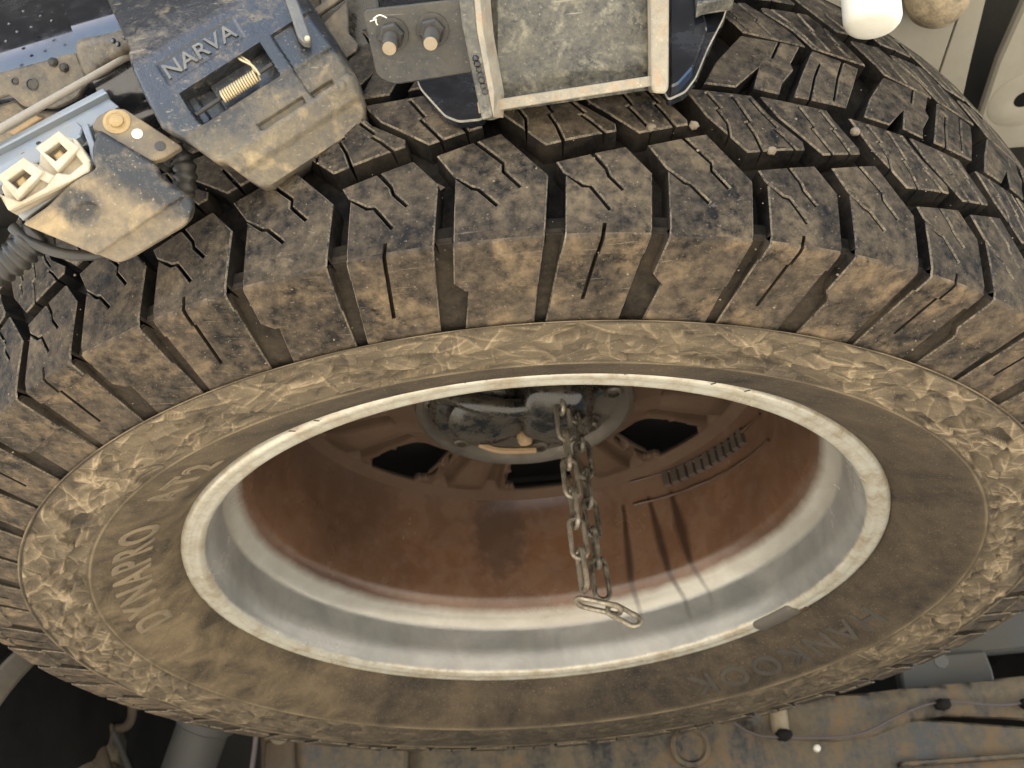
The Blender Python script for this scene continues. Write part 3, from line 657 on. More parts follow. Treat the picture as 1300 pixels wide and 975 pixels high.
# disc with eight windows and pressed slots between them
nr_, nth = 96, 720; rr_ = np.linspace(.045, .202, nr_); V = []; F = []
WIN = [132.5 + 45*i for i in range(8)]
def dang(a, b): return (a - b + 180) % 360 - 180
def zdisc(r, t):
    z = np.interp(r, [.045, .085, .095, .12, .17, .19, .202], [.084, .084, .088, .098, .101, .104, .097])
    m = min(abs(dang(t, q)) for q in [v + 22.5 for v in WIN])
    if .118 < r < .188 and 5 < m < 10.5: z += .010*min(1, (min(m-5, 10.5-m))/1.2)
    if m < 6: z -= .004*math.cos(m/6*math.pi/2)*np.clip((r-.085)/.03, 0, 1)*np.clip((.19-r)/.02, 0, 1)
    mb = min(abs(dang(t, q)) for q in [v + 22.5 for v in WIN])
    return z
def inwin(r, t):
    for q in WIN:
        d = abs(dang(t, q))*R(1)*r; L = np.interp(r, [.118, .126, .15, .182, .190], [.012, .022, .031, .034, .024])
        if .118 < r < .190 and d < L: return True
    return False
for a in range(nth):
    for r in rr_: p = pol(360*a/nth, r, zdisc(r, 360*a/nth)); V.append((p[0], p[1], p[2] + Z0))
for a in range(nth):
    b = (a+1) % nth; t = 360*(a+.5)/nth
    for j in range(nr_-1):
        if not inwin((rr_[j]+rr_[j+1])/2, t): F.append((a*nr_+j, b*nr_+j, b*nr_+j+1, a*nr_+j+1))
disc = mesh('wheel_disc', V, F, M['cast'], rim, smooth=True, recalc=False)
disc.modifiers.new('thick', 'SOLIDIFY').thickness = .008; disc.modifiers['thick'].offset = -1
# stick-on balance weights near the disc, each a small bar; oily bead and runs below
for i in range(11):
    t = 141.0 - i*2.75; r = .2035
    V = []
    for (dr, zz) in ((0, .0), (-.0042, .0012), (-.0042, .0148), (0, .016)):
        for dt in (-.95, .95): p = pol(t + dt*(.95 if dr else 1), r + dr, .078 + zz - (0.0006*i)); V.append((p[0], p[1], p[2] + Z0))
    F = [(0, 1, 3, 2), (2, 3, 5, 4), (4, 5, 7, 6), (0, 2, 4, 6), (1, 7, 5, 3), (0, 6, 7, 1)]
    mesh('balance_weight', V, F, M['weight'], rim)
for zb_, ra_, n_ in ((.0735, .0016, 30), (.0965, .0013, 26)):
    pts = [np.array(pol(t, .2036 if zb_ < .08 else .2012, zb_ - .00065*k)) + O for k, t in enumerate(np.linspace(152, 103, n_))]
    tube('oil_bead', pts, [ra_*(1 + .25*math.sin(k*1.3) + .2*math.sin(k*.7)) for k in range(n_)], M['oil'], rim, 8)
def barrel_r(z): return np.interp(z*1000, [-50, -40, -26, -21, -15.5, -8, -3, 2, 20, 50, 78, 92], [227.5, 226.5, 225.2, 224, 219, 212.5, 208.5, 207, 206, 205, 203.5, 201.5])/1000


# clip-on weight on the lip
V = []; F = []; N = 14
sec = [(236, -64.8), (244, -65.4), (247.8, -62.8), (247.0, -58.5), (234, -57), (231.4, -60.5), (232.6, -63.6)]
for k in range(N):
    t = 119.5 + (130.5-119.5)*k/(N-1); sc_ = 1 if 0 < k < N-1 else .75
    for r, z in sec: p = pol(t, (240 + (r-240)*sc_)/1000, (-61.5 + (z+61.5)*sc_ - 1.2)/1000); V.append((p[0], p[1], p[2] + Z0))
m_ = len(sec)
for k in range(N-1): F += [(k*m_+i, k*m_+(i+1) % m_, (k+1)*m_+(i+1) % m_, (k+1)*m_+i) for i in range(m_)]
F += [tuple(range(m_)), tuple(range((N-1)*m_, N*m_))]
mesh('clip_weight', V, F, M['clipw'], rim, smooth=True, auto=50)
for t in (118.0, 119.0): p = np.array(pol(t, .2445, -.0646)) + O; lathe('weight_clip', p, (0, 0, -1), [(.0022, -.001), (.0026, .0008), (.0018, .0016)], M['oil'], rim, 12)
# tyre mould ticks across the bead
for t in (-31, -27, -7, -4.4, -1.2, 3.2, 12.5, 24, 29):
    a = np.array(pol(t, .2462, -.0648)) + O; b = np.array(pol(t, .2505, -.0668)) + O
    tube('mould_tick', [a, b], .00035, M['black_grease'], tyre, 6)

# ------------------------------------------------------------------ wheel carrier (winch plate) and chain
car = thing('wheel_carrier', 'greasy steel hoist plate gripping the centre of the spare wheel', 'wheel hoist', (0, 0, Z0 + .08))
def cp_(x, y, z): return np.array([x, y, Z0 + z])
lathe('plate', cp_(0, 0, .084), (0, 0, -1), [(.088, -.004), (.0885, .004), (.087, .010), (.083, .0125), (.079, .011), (.074, .006), (.05, .005), (.03, .006), (.0, .006)], M['carrier'], car, 64)
lathe('drum_cover', cp_(-.030, -.016, .080), (.12, -.1, -1), [(.046, 0), (.046, .010), (.042, .015), (.034, .017), (.033, .024), (.026, .029), (.014, .031), (.0, .0315)], M['black_grease'], car, 40)
lathe('gear_cover', cp_(.012, .006, .080), (.1, .25, -1), [(.026, 0), (.026, .012), (.023, .016), (.012, .017), (.011, .014), (.0, .014)], M['black_grease'], car, 32)
tube('greasy_hose', smoothpath([cp_(-.060, -.045, .066), cp_(-.035, -.050, .050), cp_(-.005, -.046, .046), cp_(.030, -.040, .056), cp_(.058, -.030, .068)], 6), .0075, M['black_grease'], car, 14)
blob('hoist_body', cp_(.024, -.028, .064), (.030, .036, .026), M['black_grease'], car, .10, 2.0, 5, 18, .55)
lathe('guide_tube', cp_(-.006, .012, .076), (0, 0, -1), [(.019, 0), (.019, .010), (.017, .0115), (.0155, .0115), (.0155, .003)], M['carrier'], car, 28)
blob('rusty_lug', cp_(-.002, .014, .062), (.006, .005, .012), M['strap'], car, .3, 3, 2, 10, .7)
tube('retaining_strap', smoothpath([cp_(-.046, -.052, .055), cp_(-.036, -.050, .054), cp_(-.030, -.042, .052), cp_(.022, -.030, .050)], 6), .0026, M['strap'], car, 8)
tube('retaining_strap', smoothpath([cp_(-.040, .034, .066), (cp_(-.024, .040, .062)), cp_(.006, .046, .063)], 6), .0030, M['strap'], car, 8)
for (x, y) in ((-.055, .040), (.010, .056), (.052, .030), (-.072, -.022), (.070, -.018)):
    lathe('wheel_nut', cp_(x, y, .079), (0, 0, -1), [(.0105, 0), (.0105, .003), (.0078, .0035), (.0076, .008), (.006, .0095), (.0045, .0095), (.0042, .006)], M['carrier'], car, 6 if x < 0 else 24)
lathe('yellow_pin', cp_(-.095, .118, .150), (0, 0, -1), [(.003, -.02), (.004, .0), (.004, .018), (.0032, .02)], M['yellow'], car, 14)
lathe('rubber_pad', cp_(-.030, .088, .098), (0, 0, -1), [(.018, 0), (.018, .004), (.015, .006), (.0, .0065)], M['cast'], rim, 24)

ch = thing('hoist_chain', 'short length of oily steel chain hanging out of the spare wheel hub', 'chain', (.03, -.05, Z0 - .12))
def link_geo(c, ax, side, L=.0150, Wd=.0050, rad=.0018, seg=8):
    c = np.array(c); ax = np.array(ax, float); ax /= np.linalg.norm(ax); side = np.array(side, float); side -= ax*(side@ax); side /= np.linalg.norm(side)
    pts = []
    h = L - Wd
    for k in range(9): a = math.pi*k/8; pts.append(c + ax*(h + Wd*math.sin(a)) + side*Wd*math.cos(a))
    for k in range(9): a = math.pi + math.pi*k/8; pts.append(c + ax*(-h + Wd*math.sin(a)) + side*Wd*math.cos(a))
    return tube_geo(pts, rad, seg, closed=True)
def strand(path, mat, start=0, pitch=.0232):
    P = [np.array(p, float) for p in path]; P = smoothpath(P, 12); L = [0]
    for i in range(1, len(P)): L.append(L[-1] + np.linalg.norm(P[i]-P[i-1]))
    n = int(L[-1]/pitch)
    for k in range(n):
        q = (k + .5)*pitch; c = np.array([np.interp(q, L, [p[i] for p in P]) for i in range(3)])
        c2 = np.array([np.interp(q + .004, L, [p[i] for p in P]) for i in range(3)]); ax = c2 - c
        a = (k + start) % 2*math.pi/2 + .35 + random.uniform(-.25, .25)
        V, F = link_geo(c, ax, (math.cos(a), math.sin(a), 0)); mesh('chain_link', V, F, M[mat], ch, smooth=True)
strand([cp_(.026, -.052, .085), cp_(.0275, -.051, .02), cp_(.0285, -.0505, -.05), cp_(.030, -.050, -.108)], 'chain')
strand([cp_(.036, -.046, .080), cp_(.0385, -.044, .02), cp_(.0400, -.043, -.05), cp_(.0415, -.045, -.112)], 'chain_dark', 1)
V, F = link_geo(cp_(.0375, -.049, -.1145), (.9, -.15, -.35), (.2, 1, -.3)); mesh('chain_link', V, F, M['chain'], ch, smooth=True)
V, F = link_geo(cp_(.0530, -.051, -.123), (.8, -.1, -.6), (.3, .3, .9), L=.0115, Wd=.0045); mesh('chain_link', V, F, M['chain'], ch, smooth=True)

# ------------------------------------------------------------------ TRAILER SOCKET
ts = thing('trailer_socket', 'black plastic trailer socket with sprung lid and raised maker name, dusty lower edge', 'trailer socket', tuple(Plane(300, 110, .405)(300, 110)))
TP = Plane(300, 110, .405, .10, .40); CU, SU = math.cos(R(32.5)), math.sin(R(32.5))
def uv(u, v, h=0): return TP(227 + u*CU + v*SU, 119 - u*SU + v*CU, 0) - FW*h*TP.s      # depth measured towards the viewer's side
def ul(v): return np.interp(v, [-190, -90, -82, -30, 23, 46, 52, 84, 92, 118, 134, 139], [-22, -24, -30, -38, -43, -28, -26, -13, -2, 8, 17, 26])
def ur(v): return np.interp(v, [-190, -60, -10, 40, 90, 120, 134, 139], [196, 200, 204, 206, 203, 194, 184, 160])
def sstep(x, a, b):
    t = (x-a)/(b-a)
    if isinstance(t, np.ndarray): t = np.clip(t, 0, 1)
    else: t = 0.0 if t < 0 else (1.0 if t > 1 else t)
    return t*t*(3-2*t)
def th_(u, v):
    h = np.interp(v, [-190, -150, -100, -64, -56, -4, 0, 46, 52, 84, 90, 112, 116, 139], [-70, -46, -18, -2, 0, 0, 0, -8, -14, -30, -27, -42, -50, -68])
    h -= 1.8*sstep(u, -6, -3)*(1-sstep(u, 108, 111))*sstep(v, -47, -45)*(1-sstep(v, -17, -15))          # name panel
    pk = sstep(u, 0, 2.5)*(1-sstep(u, 119, 121.5))*sstep(v, 0, 2.5)*(1-sstep(v, 43, 45.5))
    h -= 26*pk
    h -= 9*sstep(u, 12, 13.5)*(1-sstep(u, 34, 36))*pk
    rt = sstep(u, 138, 140)*sstep(v, 0, 2)*(1-sstep(v, 80, 83)); h -= 7*rt                               # lowered right shoulder
    h -= 12*sstep(u, 196-.12*abs(v-60), 206)
    h -= 7*sstep(u, 60, 62)*(1-sstep(u, 128, 130))*sstep(v, 76, 78)*(1-sstep(v, 85, 87))
    h -= 7*sstep(u, 140, 142)*(1-sstep(u, 172, 174))*sstep(v, 76, 78)*(1-sstep(v, 85, 87))
    h += 1.5*sstep(v, 90, 91.5)*(1-sstep(v, 110, 113))
    for su, sv in ((14, 100), (178, 92)):
        d = math.hypot(u-su, v-sv); h += 2.2*(1-sstep(d, 7, 8.5)) - 1.5*(1-sstep(d, 2, 3.5))
    return h
nu, nv = 150, 190; vsr = np.linspace(-190, 139, nv); V = []; F = []; mi = []
for j, v in enumerate(vsr):
    a, b = ul(v), ur(v)
    for i in range(nu):
        u = a + (b-a)*i/(nu-1); edge = min(i, nu-1-i)/(nu-1)*(b-a); he = -5*(1-min(1, edge/4.5))**2
        V.append(uv(u, v, th_(u, v) + he))
for j in range(nv-1):
    for i in range(nu-1):
        F.append((j*nu+i, j*nu+i+1, (j+1)*nu+i+1, (j+1)*nu+i)); mi.append(1 if vsr[j] > 52 + 10*math.sin(i*.09) + 14*(i < 12) else 0)
ring_ = [i for i in range(nu)] + [j*nu + nu-1 for j in range(1, nv)] + [(nv-1)*nu + i for i in range(nu-2, -1, -1)] + [j*nu for j in range(nv-2, 0, -1)]
base_n = len(V)
for k in ring_:
    V.append(np.array(V[k]) + FW*TP.s*60)
L_ = len(ring_)
for k in range(L_): F.append((ring_[k], ring_[(k+1) % L_], base_n + (k+1) % L_, base_n + k)); mi.append(0)
hs_ = mesh('housing', V, F, M['plastic_top'], ts, smooth=True, auto=38)
dv = np.zeros(len(V), np.float32)
for j, v in enumerate(vsr): dv[j*nu:(j+1)*nu] = .05 + .80*sstep(v + 9*np.sin(np.arange(nu)*.11), 38, 92)
hs_.data.attributes.new('dirt', 'FLOAT', 'POINT').data.foreach_set('value', dv)
Vt, Ft = text_geo('NARVA', 26, extrude=.9, bevel=.3)
x0, x1 = Vt[:, 0].min(), Vt[:, 0].max(); y0 = Vt[:, 1].min()
mesh('raised_lettering', [uv((x-x0)*104/(x1-x0), -22 - (y-y0)*1.08, -.4 + z) for x, y, z in Vt], Ft, M['socket_name'], ts)
# hinge pin, spring and its free leg
tube('hinge_pin', [uv(2, 30, -10), uv(119, 28, -10)], 3.0*TP.s, M['stud'], ts, 12)
hp = []
for k in range(15*14):
    a = k/14*2*math.pi; u = 44 + 52*k/(15*14); hp.append(uv(u, 29.5 + 7.2*math.cos(a), -10 + 7.2*math.sin(a)))
hp += [uv(97, 22, -5), uv(97, 12, -4), uv(91, -1, -7), uv(86, -6, -12)]
tube('hinge_spring', hp, 1.55*TP.s, M['spring'], ts, 7)
tube('spring_leg', smoothpath([uv(99, 34, -4), uv(98, 20, -2), uv(90, 6, -3), uv(88, 0, -6)], 5), 1.7*TP.s, M['spring'], ts, 7)
pr = [(352, -30), (366, -30), (396, 52), (394, 58), (386, 57), (379, 50)]
prism('lid_strap', pr, TP, -4, 6, M['socket_name'], ts, 2, 3)
lathe('strap_pin', TP(391, 55, 9), TP.n, [(4*TP.s, -1*TP.s), (3.4*TP.s, 2*TP.s)], M['nylon'], ts, 14)
prism('rear_skirt', [(380, 180), (450, 142), (453, 156), (446, 168), (432, 178), (410, 182)], Plane(420, 170, .43), -20, 0, M['cover'], ts, 3, 6)

# ------------------------------------------------------------------ CONNECTOR BRACKET
cb = thing('connector_cover', 'dusty black plastic cover with a recessed bolt beside the white twin connector', 'plastic cover', tuple(Plane(120, 260, .40)(120, 260)))
CP = Plane(130, 260, .400, .05, -.25); CP2 = Plane(150, 180, .405, .15, .25)
cov = [(118, 164), (150, 183), (191, 207), (204, 229), (228, 243), (241, 254), (243, 266), (239, 280), (230, 289), (160, 331), (148, 334), (112, 318), (30, 284), (62, 262), (92, 232), (124, 214), (115, 190)]
covc = np.array(rounded(cov, 6, 3))
# height field over the outline: sloping upper face, flat lower face, sunk rim along the front edge
def cover_h(x, y):
    d = ((x-129)*(-60) - (y-321)*88)/math.hypot(60, 88)       # distance above the lip line
    h = 7*sstep(d, -1.5, 2.5)
    up_ = ((y-212)*1 + (x-130)*-.52)
    h += np.interp(up_, [-60, 0, 18], [-34, -2, 0])*1.0
    q = math.hypot(x-114, (y-270)*1.25); h += -5*(1-sstep(q, 11, 19)) + 1.4*math.exp(-((q-21)/2.0)**2)
    e = math.hypot((x-150)/22, (y-281 + (x-150)*.45)/9.5); h += .8*math.exp(-((e-1)/.07)**2)
    e2 = ((y-281 + (x-150)*.45)/9.5); 
    if e < .85 and abs(math.sin((x-150)*.75)) > .55 and abs(e2) < .35: h += .7
    return h
def height_solid(name, outline, pl, hf, mats, parent, h0=-26, stepx=2.2, midf=None, rnd=3.0):
    """solid with a traced outline and a modelled top surface"""
    P = np.asarray(outline); x0, y0 = P.min(0); x1, y1 = P.max(0)
    bm = bmesh.new(); vs_ = [bm.verts.new((x, y, 0)) for x, y in P]; f = bm.faces.new(vs_)
    for c in np.arange(x0 + stepx, x1, stepx): bmesh.ops.bisect_plane(bm, geom=bm.verts[:] + bm.edges[:] + bm.faces[:], plane_co=(c, 0, 0), plane_no=(1, 0, 0), dist=1e-4)
    for c in np.arange(y0 + stepx, y1, stepx): bmesh.ops.bisect_plane(bm, geom=bm.verts[:] + bm.edges[:] + bm.faces[:], plane_co=(0, c, 0), plane_no=(0, 1, 0), dist=1e-4)
    bm.verts.index_update(); be = [e for e in bm.edges if e.is_boundary]
    seg = [(np.array(P[i]), np.array(P[(i+1) % len(P)])) for i in range(len(P))]
    VV = []; FF = [tuple(v.index for v in f.verts) for f in bm.faces]; MI = []
    A_ = np.array([q[0] for q in seg]); D_ = np.array([q[1] for q in seg]) - A_; L2 = (D_**2).sum(1) + 1e-9
    for v in bm.verts:
        p = np.array(v.co[:2]); t = np.clip(((p - A_)*D_).sum(1)/L2, 0, 1); d = np.sqrt(((p - A_ - t[:, None]*D_)**2).sum(1).min())
        VV.append(pl(p[0], p[1], hf(p[0], p[1]) - rnd*(1-min(1, d/rnd))**2))
    for f in bm.faces: c = f.calc_center_median(); MI.append(midf(c.x, c.y) if midf else 0)
    m = len(VV); idx = {}
    for e in be:
        for v in e.verts:
            if v.index not in idx: idx[v.index] = len(VV); VV.append(pl(v.co.x, v.co.y, h0))
    for e in be:
        a, b = e.verts[0].index, e.verts[1].index; FF.append((a, b, idx[b], idx[a])); MI.append(0)
    bm.free(); return mesh(name, VV, FF, mats, parent, smooth=True, midx=MI, auto=40)
cs_ = height_solid('cover_shell', covc, CP, cover_h, M['cover_shell'], cb, -20, 2.0)
at2 = cs_.data.attributes.new('dirt', 'FLOAT', 'POINT'); dv = np.zeros(len(cs_.data.vertices), np.float32); _o = origin(cs_)
for v in cs_.data.vertices:
    q = np.array(v.co) + _o - CAM; t_ = q@FW; x = 650 + FPX*(q@RT)/t_; y = 487.5 - FPX*(q@UP)/t_
    dv[v.index] = .1 + .85*sstep((y - 212) - .52*(x-130), 2, 34)*sstep(math.hypot(x-100, (y-262)*1.2), 16, 40)
at2.data.foreach_set('value', dv)
lathe('cover_bolt', CP(114, 270, -5), CP.n, [(9.5*CP.s, -1*CP.s), (9.5*CP.s, 1*CP.s), (6*CP.s, 1.4*CP.s), (5.6*CP.s, 5*CP.s), (4.6*CP.s, 6*CP.s)], M['boltdust'], cb, 6)
fl = [(117, 163), (124, 149), (140, 140), (158, 139), (232, 187), (208, 202), (192, 206), (150, 182)]
prism('cover_flange', fl, CP2, -7, 3, M['cover'], cb, 1.2, 4)
lathe('flange_bolt', CP2(149, 156, 3), CP2.n, [(17*CP2.s, -2*CP2.s), (17*CP2.s, .8*CP2.s), (13*CP2.s, 1.6*CP2.s), (11*CP2.s, 0.6*CP2.s), (9*CP2.s, .8*CP2.s), (8.4*CP2.s, 4*CP2.s), (5*CP2.s, 5.4*CP2.s)], M['boltdust'], cb, 24)
lathe('rivet', CP2(175, 171.5, 3), CP2.n, [(7*CP2.s, -1*CP2.s), (7*CP2.s, .8*CP2.s), (5*CP2.s, 1.8*CP2.s)], M['white'], cb, 20)
lathe('flange_hole', CP2(204, 187, 3), CP2.n, [(7*CP2.s, -1*CP2.s), (7*CP2.s, .5*CP2.s)], M['black_grease'], cb, 20)

mb_ = thing('mounting_channel', 'blue grey zinc plated steel channel carrying the white connector', 'steel bracket', tuple(Plane(70, 180, .41)(70, 180)))
MP = Plane(70, 180, .415, -.1, .75)
prism('channel_back', [(-30, 212), (138, 124), (150, 134), (116, 158), (108, 166), (-30, 252)], MP, -14, 0, M['zinc'], mb_, 1.5)
prism('channel_lip', [(-30, 205), (134, 118), (139, 124), (-30, 213)], MP, -14, 9, M['zinc'], mb_, 1.5)
prism('channel_step', [(-30, 232), (100, 158), (107, 166), (104, 176), (-30, 258)], MP, -8, 5, M['zinc'], mb_, 1.5)
prism('end_tab', [(107, 167), (115, 162), (124, 190), (137, 212), (125, 218), (119, 210), (116, 192)], MP, -10, 8, M['zinc'], mb_, 1.2)
prism('lower_flange', [(22, 272), (88, 228), (93, 234), (30, 280)], Plane(60, 255, .402, 0, -.2), -6, 2, M['zinc'], mb_, 1)
for (x, y) in ((49, 182), (30, 196)): lathe('channel_hole', MP(x, y, .2), MP.n, [(3.2*MP.s, -1*MP.s), (3.2*MP.s, .6*MP.s)], M['black_grease'], mb_, 14)

wc = thing('twin_connector', 'white nylon two-cavity electrical connector with dirty brass terminals', 'connector', tuple(Plane(60, 225, .395)(60, 225)))
NP = Plane(60, 225, .397, .12, .05)
def frame4(o, i, h0, h1, mat, par):
    ob = offset_poly(o, 1.2); ib = offset_poly(i, -1.2); V = []
    for lp, h in ((o, h0), (o, h1-1.2), (ob, h1), (ib, h1), (i, h1-1.2), (i, h0)): V += [NP(x, y, h) for x, y in lp]
    n = len(o); F = [(l*n+k, l*n+(k+1) % n, ((l+1) % 6)*n+(k+1) % n, ((l+1) % 6)*n+k) for l in range(6) for k in range(n)]
    mesh('cavity_wall', V, F, mat, par)
strip = [(2, 238), (8, 226), (36, 205), (50, 210), (52, 192), (80, 172), (97, 178), (118, 207), (117, 220), (96, 231), (15, 270)]
prism('connector_base', strip, NP, -16, 2, M['nylon'], wc, 1.6, 2)
prism('front_wall', [(3, 249), (30, 258), (62, 240), (76, 222), (92, 224), (113, 207), (118, 209), (117, 220), (96, 231), (15, 270)], NP, -4, 12, M['nylon'], wc, 1.8, 2)
frame4([(51, 192), (80, 171), (106, 192), (78, 222)], [(62, 198), (80, 185), (91, 196), (76, 209)], 0, 17, M['nylon'], wc)
frame4([(3, 228), (36, 204), (61, 222), (28, 258)], [(16, 233), (35, 219), (46, 227), (28, 244)], 0, 17, M['nylon'], wc)
prism('side_wall', [(95, 178), (101, 181), (118, 207), (112, 215), (100, 200)], NP, 0, 13, M['nylon'], wc, 1.6)
prism('side_wall', [(50, 210), (60, 219), (74, 226), (66, 236), (54, 230)], NP, 0, 12, M['nylon'], wc, 1.6)
for (x, y) in ((78, 199), (31, 232)):
    prism('cavity_floor', [(x-17, y-2), (x, y-15), (x+16, y-2), (x-1, y+13)], NP, 1, 3, M['cover'], wc, .6)
    prism('terminal', [(x-7, y+1), (x+1, y-6), (x+7, y-1), (x+7, y+4), (x-2, y+9)], NP, 2, 11, M['brass'], wc, 2)

rod = tube('steel_rod', [MP(-30, 204, 22), MP(-10, 194, 22), MP(160, 87, 14), MP(185, 70, 8)], [6.2*MP.s, 6.2*MP.s, 4.8*MP.s, 4.6*MP.s], M['rodsteel'], None, 14)
tag(rod, 'thin worn steel rod running slantwise behind the trailer socket', 'rod')

def corrugated(path, r, mat, name, label, group):
    P = smoothpath(path, 14); D = [0]
    for i in range(1, len(P)): D.append(D[-1] + np.linalg.norm(np.array(P[i])-np.array(P[i-1])))
    n = int(D[-1]/.0009); Q = []; rad = []
    for k in range(n+1):
        q = D[-1]*k/n; Q.append([np.interp(q, D, [p[i] for p in P]) for i in range(3)]); rad.append(r*(1.0 if (k % 4) in (0, 1) else .82))
    V, F = tube_geo(Q, rad, 20); o = mesh(name, V, F, mat, None, smooth=True, auto=60); return tag(o, label, 'conduit', group)
GP = Plane(20, 330, .415)
corrugated([GP(-40, 352), GP(-10, 345), GP(18, 328), GP(40, 306), GP(52, 292, -10)], 22*GP.s, M['conduit'], 'wiring_conduit', 'thick black corrugated conduit below the white connector', None)
GP2 = Plane(225, 210, .42)
corrugated([GP2(206, 206, -10), GP2(222, 196, 0), GP2(232, 205), GP2(236, 225), GP2(228, 245, -12)], 15*GP2.s, M['conduit'], 'wiring_conduit', 'black corrugated conduit curling beside the cover flange', None)
c_ = tube('cable', smoothpath([GP(22, 290, 12), GP(40, 306, 14), GP(66, 318, 14), GP(95, 325, 12), GP(125, 324, 4), GP(150, 316, -10)], 6), 7*GP.s, M['conduit'], None, 12)
tag(c_, 'smooth black cable looping under the dusty plastic cover', 'cable')
for k in range(5):
    pass

# ------------------------------------------------------------------ TOW BAR (upper left)
tb = thing('tow_bar_beam', 'gloss black tow bar beam with rounded lower edge reflecting pale sky', 'tow bar', tuple(Plane(60, 60, .47)(60, 60)))
BP = Plane(60, 60, .47)
def round_beam(name, pa, pb, depth, rad, flat, mat, parent, lean=13):
    """horizontal beam whose rounded lower front edge passes through two sighted points"""
    pl = Plane((pa[0]+pb[0])/2, (pa[1]+pb[1])/2, depth, n=(0, -1, 0)); a = np.array(pl(*pa)); b = np.array(pl(*pb))
    d = b - a; d /= np.linalg.norm(d); nb = np.array([0, -1.0, 0]); nu_ = np.cross(d, nb); nu_ *= np.sign(nu_[2])
    n0 = nb*math.cos(R(lean)) - nu_*math.sin(R(lean)); V = []; F = []
    sec = [(nb*math.cos(R(t)) - nu_*math.sin(R(t)))*rad for t in np.linspace(0, 100, 22)]
    sec = [nb*rad + nu_*flat, nb*rad + nu_*flat*.5] + sec + [-nb*flat - nu_*rad, -nb*flat + nu_*flat]
    m = len(sec)
    for q in (a, b):
        c = q - n0*rad
        for o_ in sec: V.append(c + o_)
    F = [(i, (i+1) % m, m+(i+1) % m, m+i) for i in range(m)] + [tuple(range(m))[::-1], tuple(range(m, 2*m))]
    return mesh(name, V, F, mat, parent, smooth=True, auto=25)
round_beam('beam_tube', (-60, 96), (140, 32), .47, .048, .10, M['gloss'], tb)
B2 = Plane(150, 10, .452)
br = thing('tow_bar_bracket', 'gloss black bracket end with dusty lower lip beside the trailer socket', 'bracket', tuple(B2(150, 20)))
round_beam('bracket_shell', (93, 42), (225, 2), .45, .042, .10, M['gloss'], br)
lp_ = rounded([(90, 50), (130, 44), (184, 26), (200, 30), (182, 56), (152, 76), (126, 98), (110, 106), (98, 92)], 12, 4)
height_solid('dirty_lip', lp_, Plane(140, 60, .436, 0, -.35), lambda x, y: 2.5*math.sin(x*.09)*math.sin(y*.12) + 6*math.exp(-((x-122)**2 + (y-72)**2)/220), M['gloss_dirty'], br, -30, 3, None, 12)
for q_, (x, y) in enumerate(((12, 30), (30, 14), (22, 40), (52, 20), (8, 52), (66, 26), (40, 34))): blob('water_drop', Plane(40, 30, .4655, n=(0, -1, 0))(x, y), (.0009, .0007, .0010), M['gloss'], tb, .2, 2, q_, 8)
for q_, (x, y) in enumerate(((144, 52), (150, 56), (158, 47), (166, 42))): blob('water_drop', Plane(140, 60, .430)(x, y), (.0011, .0011, .0014), M['gloss'], br, .2, 2, q_, 8)
us = thing('bumper_stay', 'dusty dark sheet metal stay with oval holes under the tow bar beam', 'bracket', tuple(Plane(40, 115, .48)(40, 115)))
US = Plane(40, 120, .445, .0, -.25)
prism('stay_sheet', [(-40, 100), (0, 92), (60, 76), (96, 66), (112, 104), (96, 126), (70, 138), (30, 136), (12, 120), (-40, 138)], US, -10, 0, M['gloss_dirty'], us, 2, 6)
prism('stay_lower', [(-40, 142), (14, 126), (28, 140), (70, 142), (110, 124), (90, 160), (40, 190), (-40, 215)], US, -30, -14, M['gloss_dirty'], us, 3, 6)
for (x, y, rx) in ((19, 103, 5), (41, 107, 8)):
    lathe('oval_hole', US(x, y, 0), US.n, [(rx*US.s, -1*US.s), (rx*US.s, 1*US.s), ((rx-1.4)*US.s, 1.6*US.s), ((rx-2.2)*US.s, .2*US.s)], M['black_grease'], us, 18)
for (x, y) in ((68, 79), (82, 86)): lathe('clip', US(x, y, 0), US.n, [(6*US.s, -1*US.s), (6*US.s, 3*US.s), (3*US.s, 6*US.s)], M['stud'], us, 8)
prism('orange_strip', [(6, 168), (42, 146), (50, 150), (14, 172)], US, -14, -8, M['strap'], us, 1.5)
pc = thing('chassis_bracket', 'pale scuffed steel bracket between the trailer socket and bolt plate', 'bracket', tuple(Plane(430, 50, .45)(430, 50)))
PK = Plane(430, 50, .45, .0, -.2)
prism('bracket_plate', [(405, 34), (440, 0), (442, 42), (455, 56), (452, 66), (440, 74), (428, 58)], PK, -10, 0, M['gloss_dirty'], pc, 1.5)
prism('bracket_arm', [(396, 14), (440, -16), (444, -6), (403, 22)], PK, -6, 6, M['gloss_dirty'], pc, 1.5)
prism('bracket_foot', [(440, 78), (474, 70), (482, 82), (448, 92)], PK, -12, 0, M['cover'], pc, 1.5)
prism('bracket_gusset', [(395, -40), (470, -40), (480, 40), (500, 70), (440, 80), (400, 50)], PK, -60, -40, M['black_grease'], pc, 3)

